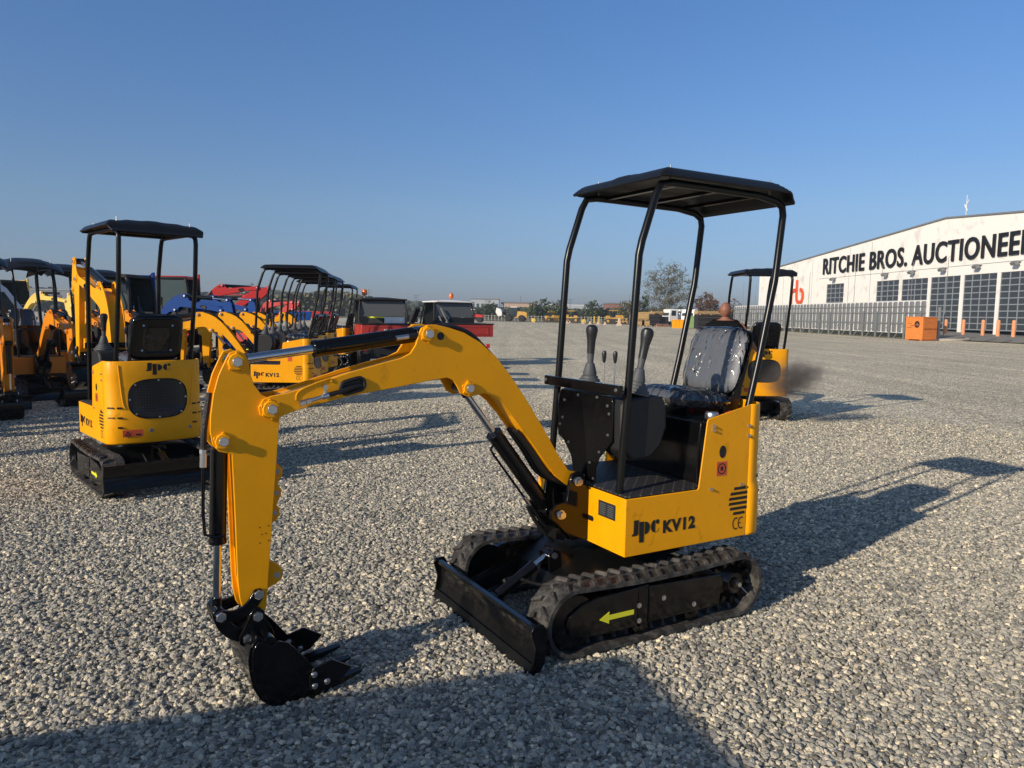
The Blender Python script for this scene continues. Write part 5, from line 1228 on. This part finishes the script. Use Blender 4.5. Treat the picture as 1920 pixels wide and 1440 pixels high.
utv('red utility vehicle with grey cab roof and white lettering on its tailgate', (at(706, 20.2), 21.0, 0), 110)
for nm, lb, loc, sz, m_ in (('carton', 'cream box lying on the bed of the red utility vehicle', (at(741, 19.9), 19.9, 1.29), (.50, .35, .17), 'white'), ('tool_case', 'black and yellow case on the bed of the red utility vehicle', (at(707, 19.9), 19.9, 1.29), (.42, .3, .14), 'console')):
    o = MB().bx(-sz[0] / 2, sz[0] / 2, -sz[1] / 2, sz[1] / 2, 0, sz[2]).build(nm, m_, bevel=.01); o.location = loc; tag(o, lb, 'box')
    if nm == 'tool_case': MB().bx(-.21, .21, -.14, .14, sz[2], sz[2] + .04).build('case_lid', 'arrow', o, bevel=.01)
u2 = utv('red utility vehicle with white cab roof and orange beacon, further right', (at(843, 23), 23.5, 0), 116, True)
e = MB(); e.tube([(-.30, .50, 1.5), (-.36, .35, 1.2), (-.34, .2, 1.45)], .03, 8, smooth=4).tube([(-.30, .45, 1.75), (-.4, .3, 1.4), (-.35, .1, 1.15)], .025, 8, smooth=4).build('exhaust_hoses', 'galv', u2)
MB().prism([(.25, 1.75), (.15, 1.7), (.85, 1.15), (.95, 1.2)], .95, 1.1).build('side_arm', 'console', u2)

def tractor(label, u, Y, yaw, s=1.0, cabm='white'):
    r = tag(empty('tractor', (at(u, Y), Y, 0), radians(yaw)), label, 'tractor'); r.scale = (s, s, s)
    for y in (-.75, .75): wheel(r, (-.7, y, .75), .75, .42, lugs=18, hub='red'); wheel(r, (1.35, y * .95, .5), .5, .32, lugs=14, hub='red')
    b = MB(); b.bx(-.9, 1.7, -.25, .25, .55, .95); b.build('chassis', 'console', r)
    b = MB(); b.prism([(.35, .95), (1.95, .9), (2.0, 1.25), (1.7, 1.45), (.35, 1.6)], -.33, .33); b.build('bonnet', 'red', r, bevel=.05)
    b = MB()
    for y in (-.62, .62):
        b.tube([(.35, y, .95), (.30, y, 2.3)], .04, 6); b.tube([(-.8, y, 1.4), (-.75, y, 2.3)], .04, 6)
        b.prism([(-1.4, .9), (-1.3, 1.35), (-.9, 1.58), (-.4, 1.52), (.0, 1.15), (-.1, 1.1), (-.5, 1.45), (-.9, 1.5), (-1.25, 1.3), (-1.33, .9)], y * .9, y * 1.5)
    b.build('cab_frame', 'console', r); MB().bx(-.9, .45, -.7, .7, 2.3, 2.45).build('cab_roof', cabm, r, bevel=.05)
    b = MB(); b.bx(-.76, .30, -.6, .6, 1.45, 2.29); b.build('cab_glass', 'glass', r)
tractor('red tractor with white cab roof seen side-on beyond the white-roofed utility vehicle', 887, 132, -8, .95)
tractor('small red tractor seen from behind beside the utility pole', 773, 120, 82, .75, 'console')

def dozer(label, u, Y, yaw, s=1.0, pm='old_yellow'):
    r = tag(empty('bulldozer', (at(u, Y), Y, 0), radians(yaw)), label, 'bulldozer'); r.scale = (s, s, s)
    for y in (-.95, .95):
        b = MB(); pts = [(1.5 + .45 * cos(a), .45 + .45 * sin(a)) for a in [pi / 2 - k * pi / 8 for k in range(9)]] + [(-1.5 + .5 * cos(a), .5 + .5 * sin(a)) for a in [-pi / 2 - k * pi / 8 for k in range(9)]]
        b.prism(pts, y - .25, y + .25); tr = b.build('crawler_track', 'rubber', r)
        MB().cyl((-1.5, y - .27, .5), (-1.5, y + .27, .5), .28, 14).cyl((1.5, y - .27, .45), (1.5, y + .27, .45), .26, 14).build('wheel', pm, tr)
    b = MB(); b.prism([(-1.8, .7), (1.7, .7), (1.7, 1.65), (.2, 1.75), (.2, 1.2), (-1.0, 1.2), (-1.0, 1.6), (-1.8, 1.55)], -.6, .6); b.build('body', pm, r, bevel=.04)
    b = MB()
    for x in (-.95, .3):
        for y in (-.55, .55): b.tube([(x, y, 1.2), (x, y, 2.55)], .06, 6)
    b.build('canopy_post', 'console', r); b = MB(); b.bx(-1.15, .5, -.75, .75, 2.55, 2.68); b.build('canopy', pm, r)
    b = MB(); b.tube([(1.2, .2, 1.6), (1.2, .2, 2.3)], .06, 8); b.build('exhaust_pipe', 'console', r)
    b = MB(); b.prism([(2.35, .05), (2.2, .3), (2.15, .6), (2.25, .95), (2.4, 1.1), (2.3, 1.12), (2.12, .95), (2.05, .6), (2.1, .3), (2.28, .03)], -1.5, 1.5); b.bx(.0, 2.15, -1.3, -1.22, .4, .55); b.bx(.0, 2.15, 1.22, 1.3, .4, .55); b.build('blade', pm, r)
dozer('worn yellow bulldozer behind the small concrete blocks, cab at its left end', 1152, 150, 0, 1.0)
dozer('dark worn bulldozer behind the left canopy post of the foreground excavator', 1068, 165, 170, .95)
dozer('yellow bulldozer at the left of the far machine line', 1035, 172, 20, .85)
# wheel loader
ld = tag(empty('wheel_loader', (at(966, 160), 160, 0), radians(172)), 'yellow and white articulated loader with dark raised arms', 'loader'); ld.scale = (1.0, 1.0, 1.0)
for x in (-1.5, 1.4):
    for y in (-.9, .9): wheel(ld, (x, y, .7), .7, .5, lugs=16, hub='old_yellow')
b = MB(); b.prism([(-2.7, .8), (-2.6, 1.9), (-2.0, 2.15), (-.6, 2.2), (-.4, 1.0), (.2, .8)], -.75, .75); b.build('engine_body', 'old_yellow', ld, bevel=.06)
b = MB(); b.prism([(-.6, 1.0), (-.5, 2.2), (-.3, 3.0), (.9, 3.0), (1.1, 2.0), (1.0, 1.0)], -.65, .65); b.build('cab', 'glass', ld); b = MB(); b.bx(-.5, 1.0, -.75, .75, 3.0, 3.15); b.build('cab_roof', 'white', ld)
b = MB()
for y in (-.5, .5): b.prism([(.6, 1.6), (1.2, 1.9), (2.4, 2.3), (3.0, 1.5), (2.8, 1.4), (2.3, 2.0), (1.3, 1.6), (.7, 1.3)], y - .1, y + .1)
b.build('lift_arm', 'console', ld); b = MB(); b.prism([(2.7, 1.2), (3.5, 1.0), (4.1, 1.9), (3.9, 2.9), (3.0, 2.6), (2.7, 2.0)], -1.2, 1.2); b.build('bucket', 'white', ld, bevel=.05)
# stacks of timber and crates
def crate(u, Y, z, sx, sy, sz, m_, label, slats=3):
    o = tag(empty('crate', (at(u, Y), Y, z)), label, 'crate', 'crates and timber packs at the far edge')
    b = MB(); b.bx(-sx / 2, sx / 2, 0, sy, .12, sz); b.build('pack', m_, o)
    b = MB(); [b.bx(x - .06, x + .06, -.03, sy, 0, .12) for x in (-sx * .4, 0, sx * .4)]; b.build('bearer', 'wood', o)
    b = MB(); [b.bx(-sx / 2 - .02, sx / 2 + .02, -.03, -.002, .12 + (sz - .12) * (k + .5) / slats - .02, .12 + (sz - .12) * (k + .5) / slats + .02) for k in range(slats)]; b.build('strap', 'bark', o)
for k, a in enumerate(((1200, 118, 0, 1.3, 2, .9, 'wood', 'light timber crate at the left end of the stacks'), (1212, 118, 0, 1.5, 2, .9, 'wood', 'light timber crate second from the left on the ground'), (1209, 119, .95, 3.0, 2, 1.3, 'wood', 'wide light timber pack on top of the two left crates'), (1227, 118, .05, 1.6, 2, 1.9, 'decal', 'tall black crate in the middle of the stacks'), (1242, 119, .1, 1.8, 2, 1.5, 'decal', 'second black crate beside the tall one'), (1236, 124, 2.0, 2.6, 2, .45, 'wood', 'flat timber pack on top of the black crates'), (1236, 115, 0, .8, .8, .45, 'brick_red', 'reddish low crate before the black crates'), (1248, 115, 0, .9, .8, .45, 'brick_red', 'reddish low crate right of the other low one'), (1192, 121, .1, 1.5, 2, 1.7, 'tan_wall', 'tan stack left of the light timber crates'), (1331, 96, 1.9, 3.4, 2, .5, 'wood', 'timber pack behind the standing man'), (1332, 95, 0, 3.4, 2, 1.85, 'decal', 'large black crate behind the standing man'))):
    crate(*a)
# trucks
def truck(label, u, Y, yaw):
    r = tag(empty('truck', (at(u, Y), Y, 0), radians(yaw)), label, 'truck', 'white trucks behind the green container')
    for x in (-3.2, -2.2, 1.0):
        for y in (-.95, .95): wheel(r, (x, y, .5), .5, .3)
    MB().bx(-4, 1.6, -.45, .45, .7, .95).build('chassis', 'console', r)
    b = MB(); b.prism([(.3, .8), (1.9, .8), (2.0, 1.7), (1.75, 2.8), (.3, 2.9)], -1.1, 1.1); cb = b.build('cab', 'white', r, bevel=.06)
    b = MB(); b.add([(2.005, -.95, 1.75), (2.005, .95, 1.75), (1.77, .9, 2.65), (1.77, -.9, 2.65)], [(0, 1, 2, 3)]); [b.add([(.7, s * 1.105, 1.75), (1.6, s * 1.105, 1.75), (1.5, s * 1.105, 2.6), (.7, s * 1.105, 2.6)], [(0, 1, 2, 3)]) for s in (-1, 1)]; b.build('cab_window', 'glass', cb)
    b = MB(); b.bx(-4, .1, -1.1, 1.1, 1.0, 1.15); b.tube([(-3.8, 0, 1.2), (-3.6, 0, 2.3), (-.2, 0, 2.4)], .15, 6); b.build('deck_crane', 'galv', r)
truck('white truck cab nearest the timber stacks', 1266, 124, 200)
truck('white truck between the other two, its crane showing', 1278, 128, 215)
truck('white truck partly hidden by the rear canopy post', 1296, 122, 235)
b = MB(); b.prism([(-.75, 0), (.75, 0), (.85, 1.15), (-.85, 1.15)], -.5, .5); b.bx(-.9, .9, -.55, .55, 1.1, 1.2); [b.bx(x - .04, x + .04, -.56, -.5, .1, 1.1) for x in (-.5, 0, .5)]
o = b.build('skip', 'yellow'); o.location = (at(1270.5, 106), 106, 0); tag(o, 'small yellow skip in front of the white trucks', 'skip')
M['dump_green'] = mat('green_container', (.22, .36, .12), .6, var=.08)
dm = tag(empty('container', (at(1306, 104), 104, 0)), 'light green dumpster with sloping ends left of the standing man', 'dumpster')
b = MB(); b.prism([(-1.35, .15), (1.35, .15), (1.35, .75), (.85, 1.75), (-.8, 1.75), (-1.3, .95)], 0, 1.6); b.build('body', 'dump_green', dm, bevel=.03); b = MB(); b.bx(-1.36, 1.36, -.04, -.002, .78, .86); b.bx(-.9, .9, -.04, 0, 1.6, 1.66); b.build('rib', 'dump_green', dm); b = MB(); b.prism([(.86, 1.2), (1.25, 1.2), (.95, 1.75), (.8, 1.75)], -.06, -.01); b.build('yellow_flap', 'yellow', dm)
# concrete blocks and yellow stands
M['pink_concrete'] = mat('weathered_concrete', (.60, .47, .36), .85, var=.1)
for k, (u, Y, s) in enumerate(((1063, 140, .75), (1068, 141, .75), (1092, 138, .75), (1106, 132, .85), (1121, 130, .85), (1134, 128, .85), (1160.5, 118, 1.3), (1198, 121, .7))):
    b = MB(); b.prism([(-.32, 0), (.32, 0), (.30, .18), (.16, .35), (.11, .95 if s > 1 else .62), (-.11, .95 if s > 1 else .62), (-.16, .35), (-.30, .18)], -.28, .28); o = b.build('concrete_block', 'pink_concrete', bevel=.03); o.location = (at(u, Y), Y, 0); o.scale = (s, s, s)
    tag(o, ['leftmost of the small pale blocks across the yard', 'second small pale block, close beside the leftmost', 'small pale block left of the two yellow stands', 'small pale block below the left yellow stand', 'small pale block below the right yellow stand', 'small pale block before the worn bulldozer', 'tallest of the pale blocks, left of the timber stacks', 'small pale block at the foot of the timber stacks'][k], 'block', 'small pale concrete blocks across the yard')
for k, u in enumerate((1113.5, 1122.5)):
    b = MB(); b.bx(-.12, .12, -.12, .12, 0, 1.45); b.bx(-.12, .55, -.2, .2, 0, .1); o = b.build('yellow_stand', 'pale_yellow'); o.location = (at(u, 152), 152, 0); tag(o, ['left one of the two upright yellow stands', 'right one of the two upright yellow stands'][k], 'stand', 'upright yellow stands')
for k, (u, Y) in enumerate(((1000, 150), (1094, 144))):
    o = MB().cyl((0, -.35, .42), (0, .35, .42), .42, 20).cyl((0, -.4, .42), (0, -.3, .42), .2, 12).build('cable_drum', 'pale_yellow'); o.location = (at(u, Y), Y, 0); tag(o, ['round yellow drum right of the loader', 'round yellow drum left of the yellow stands'][k], 'drum')
# distant small machines left
for k, (u, Y, m_, lb) in enumerate(((552, 75, 'blue', 'blue trailer body behind the middle row canopies'), (560, 110, 'red', 'red trailer behind the middle row, left of centre'), (575, 120, 'old_yellow', 'rusty yellow trailer behind the middle row'), (600, 100, 'red', 'small red trailer seen between the seats of the middle row'))):
    r = tag(empty('trailer', (at(u, Y), Y, 0), .2), lb, 'trailer')
    b = MB(); b.prism([(-1.6, .6), (1.6, .6), (1.8, 1.5), (-1.8, 1.5)], -.8, .8); b.build('body', m_, r, bevel=.03)
    for y in (-.8, .8): wheel(r, (0, y, .4), .4, .25)

# ---------------------------------------------------------------- person
def person(label, pos, yaw):
    root = tag(empty('person', pos, radians(yaw)), label, 'person')
    def skin(name, V, E, R_, m_, parent, sub=2):
        me = bpy.data.meshes.new(name); me.from_pydata([tuple(v) for v in V], E, []); o = bpy.data.objects.new(name, me); COL.objects.link(o); o.parent = parent; KIDS.setdefault(parent.name, []).append(o)
        o.modifiers.new('skin', 'SKIN').use_smooth_shade = True
        if not me.skin_vertices: me.attributes.new('x', 'FLOAT', 'POINT')
        sv = me.skin_vertices[0].data if me.skin_vertices else None
        if sv:
            for k, r in enumerate(R_): sv[k].radius = r if isinstance(r, tuple) else (r, r)
            sv[0].use_root = True
        q = o.modifiers.new('sub', 'SUBSURF'); q.levels = sub; q.render_levels = sub; me.materials.append(M[m_]); return o
    # x forward, y left, z up
    B = [(0, 0, .97), (0, 0, 1.14), (.0, 0, 1.34), (0, 0, 1.50), (0, 0, 1.57), (.01, 0, 1.63),
         (0, .20, 1.49), (.05, .29, 1.24), (.20, .24, 1.04), (0, -.20, 1.49), (.08, -.35, 1.26), (.30, -.40, 1.14),
         (0, .10, .88), (.02, .11, .50), (-.02, .12, .10), (.08, .13, .04), (0, -.10, .88), (.02, -.11, .50), (-.02, -.12, .10), (.08, -.13, .04)]
    E = [(0, 1), (1, 2), (2, 3), (3, 4), (4, 5), (3, 6), (6, 7), (7, 8), (3, 9), (9, 10), (10, 11), (0, 12), (12, 13), (13, 14), (14, 15), (0, 16), (16, 17), (17, 18), (18, 19)]
    R_ = [(.16, .12), (.155, .115), (.185, .12), (.17, .10), .062, .055, .075, .052, .032, .075, .052, .032, .095, .062, .045, .045, .095, .062, .045, .045]
    body = skin('body', B, E, R_, 'skin', root)
    # clothing follows the body a little larger
    skin('black_shirt', B[:4] + [B[6], (.03, .255, 1.33), B[9], (.045, -.285, 1.35), (0, 0, 1.55)], [(0, 1), (1, 2), (2, 3), (3, 4), (4, 5), (3, 6), (6, 7), (3, 8)], [(.178, .136), (.175, .134), (.21, .15), (.205, .135), .105, .080, .105, .080, .085], 'shirt', root)
    skin('dark_trousers', [B[0], B[12], B[13], (-.02, .12, .09), B[16], B[17], (-.02, -.12, .09)], [(0, 1), (1, 2), (2, 3), (0, 4), (4, 5), (5, 6)], [(.172, .132), .112, .08, .065, .112, .08, .065], 'decal', root)
    for k in (root,): pass
    h = MB()
    def hd(a, b_):
        th, ph = pi * a, 2 * pi * b_
        x, y, z = sin(th) * cos(ph), sin(th) * sin(ph), cos(th)
        fx = x * .104 * (1 + .05 * (z > 0)); fy = y * .084; fz = z * .120
        if z < 0: fx *= 1 - .18 * z * z; fy *= 1 - .30 * z * z
        if x > .9 and abs(z) < .25: fx += .012
        nose = .022 * math.exp(-((y / .22) ** 2 + ((z + .12) / .16) ** 2)) if x > 0 else 0
        return (.015 + fx + nose, fy, 1.705 + fz)
    h.grid(hd, 24, 28); hd_ = h.build('head', 'skin', root, ang=180)
    e = MB()
    for s in (-1, 1): e.lathe([(.004, -.006), (.026, -.005), (.030, 0), (.026, .008), (.012, .004)], (.0, s * .086, 1.70), 14, Matrix.Rotation(-s * pi / 2, 3, 'X'))
    e.build('ear', 'skin', hd_)
    e = MB()
    for s in (-1, 1): e.lathe([(.001, -.01), (.010, -.004), (.010, .004), (.001, .01)], (.106, s * .030, 1.715), 10)
    e.build('eye', 'white', hd_); MB().tube([(.108, -.022, 1.645), (.116, 0, 1.643), (.108, .022, 1.645)], .004, 6).build('mouth', 'logo_red', hd_)
    for (hx, hy, hz), s in (((.30, -.40, 1.14), -1), ((.20, .24, 1.04), 1)):
        hm = MB(); hm.box((hx + .045, hy, hz), (.09, .075, .03)); ho = hm.build('palm', 'skin', root, bevel=.012)
        for k in range(4):
            y0 = hy - .030 + .020 * k; L1 = (.07, .08, .077, .062)[k]
            MB().tube([(hx + .08, y0, hz), (hx + .08 + L1 * .5, y0, hz - .008), (hx + .08 + L1 * .8, y0, hz - .03), (hx + .08 + L1 * .75, y0, hz - .05)], [.009, .0085, .008, .006], 8, smooth=3).build('finger', 'skin', ho)
        MB().tube([(hx + .03, hy - s * -.03, hz), (hx + .06, hy + s * .055, hz - .01), (hx + .09, hy + s * .055, hz - .025)], [.012, .010, .007], 8, smooth=3).build('thumb', 'skin', ho)
    for s in (-1, 1):
        MB().prism([(-.10, 0), (.17, 0), (.19, .03), (.13, .07), (.0, .10), (-.09, .09)], s * .12 - .045, s * .12 + .045).build('shoe', 'decal', root, bevel=.015)
    return root
person('bald man in a black T-shirt beside the smoking yellow excavator, back turned', (3.13, 11.0, .0), 62)

# ---------------------------------------------------------------- exhaust smoke
def smoke():
    m = bpy.data.materials.new('exhaust_smoke'); m.use_nodes = True
    n = m.node_tree.nodes; l = m.node_tree.links; n.remove(n['Principled BSDF']); out = n['Material Output']
    v = n.new('ShaderNodeVolumePrincipled'); v.inputs['Color'].default_value = (.30, .27, .25, 1)
    tc = n.new('ShaderNodeTexCoord'); ln = n.new('ShaderNodeVectorMath'); ln.operation = 'LENGTH'
    l.new(tc.outputs['Object'], ln.inputs[0])
    fall = n.new('ShaderNodeMapRange'); fall.inputs[1].default_value = .95; fall.inputs[2].default_value = .0; fall.inputs[3].default_value = 0; fall.inputs[4].default_value = 1; l.new(ln.outputs['Value'], fall.inputs[0])
    t = n.new('ShaderNodeTexNoise'); t.inputs['Scale'].default_value = 2.4; t.inputs['Detail'].default_value = 4; l.new(tc.outputs['Object'], t.inputs['Vector'])
    mr = n.new('ShaderNodeMapRange'); mr.inputs[1].default_value = .40; mr.inputs[2].default_value = .65; mr.inputs[3].default_value = .15; mr.inputs[4].default_value = 1; l.new(t.outputs['Fac'], mr.inputs[0])
    p2 = n.new('ShaderNodeMath'); p2.operation = 'POWER'; p2.inputs[1].default_value = 2.0; l.new(fall.outputs[0], p2.inputs[0])
    m1 = n.new('ShaderNodeMath'); m1.operation = 'MULTIPLY'; l.new(p2.outputs[0], m1.inputs[0]); l.new(mr.outputs[0], m1.inputs[1])
    m2 = n.new('ShaderNodeMath'); m2.operation = 'MULTIPLY'; m2.inputs[1].default_value = 22; l.new(m1.outputs[0], m2.inputs[0]); l.new(m2.outputs[0], v.inputs['Density'])
    l.new(v.outputs[0], out.inputs['Volume'])
    b = MB(); b.grid(lambda a, c: (sin(pi * a) * cos(2 * pi * c), sin(pi * a) * sin(2 * pi * c), cos(pi * a)), 16, 24)
    o = b.build('exhaust_smoke', m); o.location = (4.12, 10.85, .72); o.scale = (.62, .50, .42); o.rotation_euler = (0, -.25, 0)
    tag(o, 'dark puff of exhaust smoke drifting right of the engine grille', 'smoke', kind='stuff')
smoke()

# ---------------------------------------------------------------- air
def haze(d):
    m = bpy.data.materials.new('haze'); m.use_nodes = True
    n = m.node_tree.nodes; l = m.node_tree.links; n.remove(n['Principled BSDF'])
    v = n.new('ShaderNodeVolumePrincipled'); v.inputs['Color'].default_value = (.86, .93, 1.0, 1); v.inputs['Density'].default_value = d; v.inputs['Anisotropy'].default_value = .3
    l.new(v.outputs[0], n['Material Output'].inputs['Volume'])
    o = MB().bx(-3100, 3100, -80, 3100, -1.1, 24).build('haze', m); tag(o, kind='stuff')
HAZE = .0006
if HAZE: haze(HAZE)
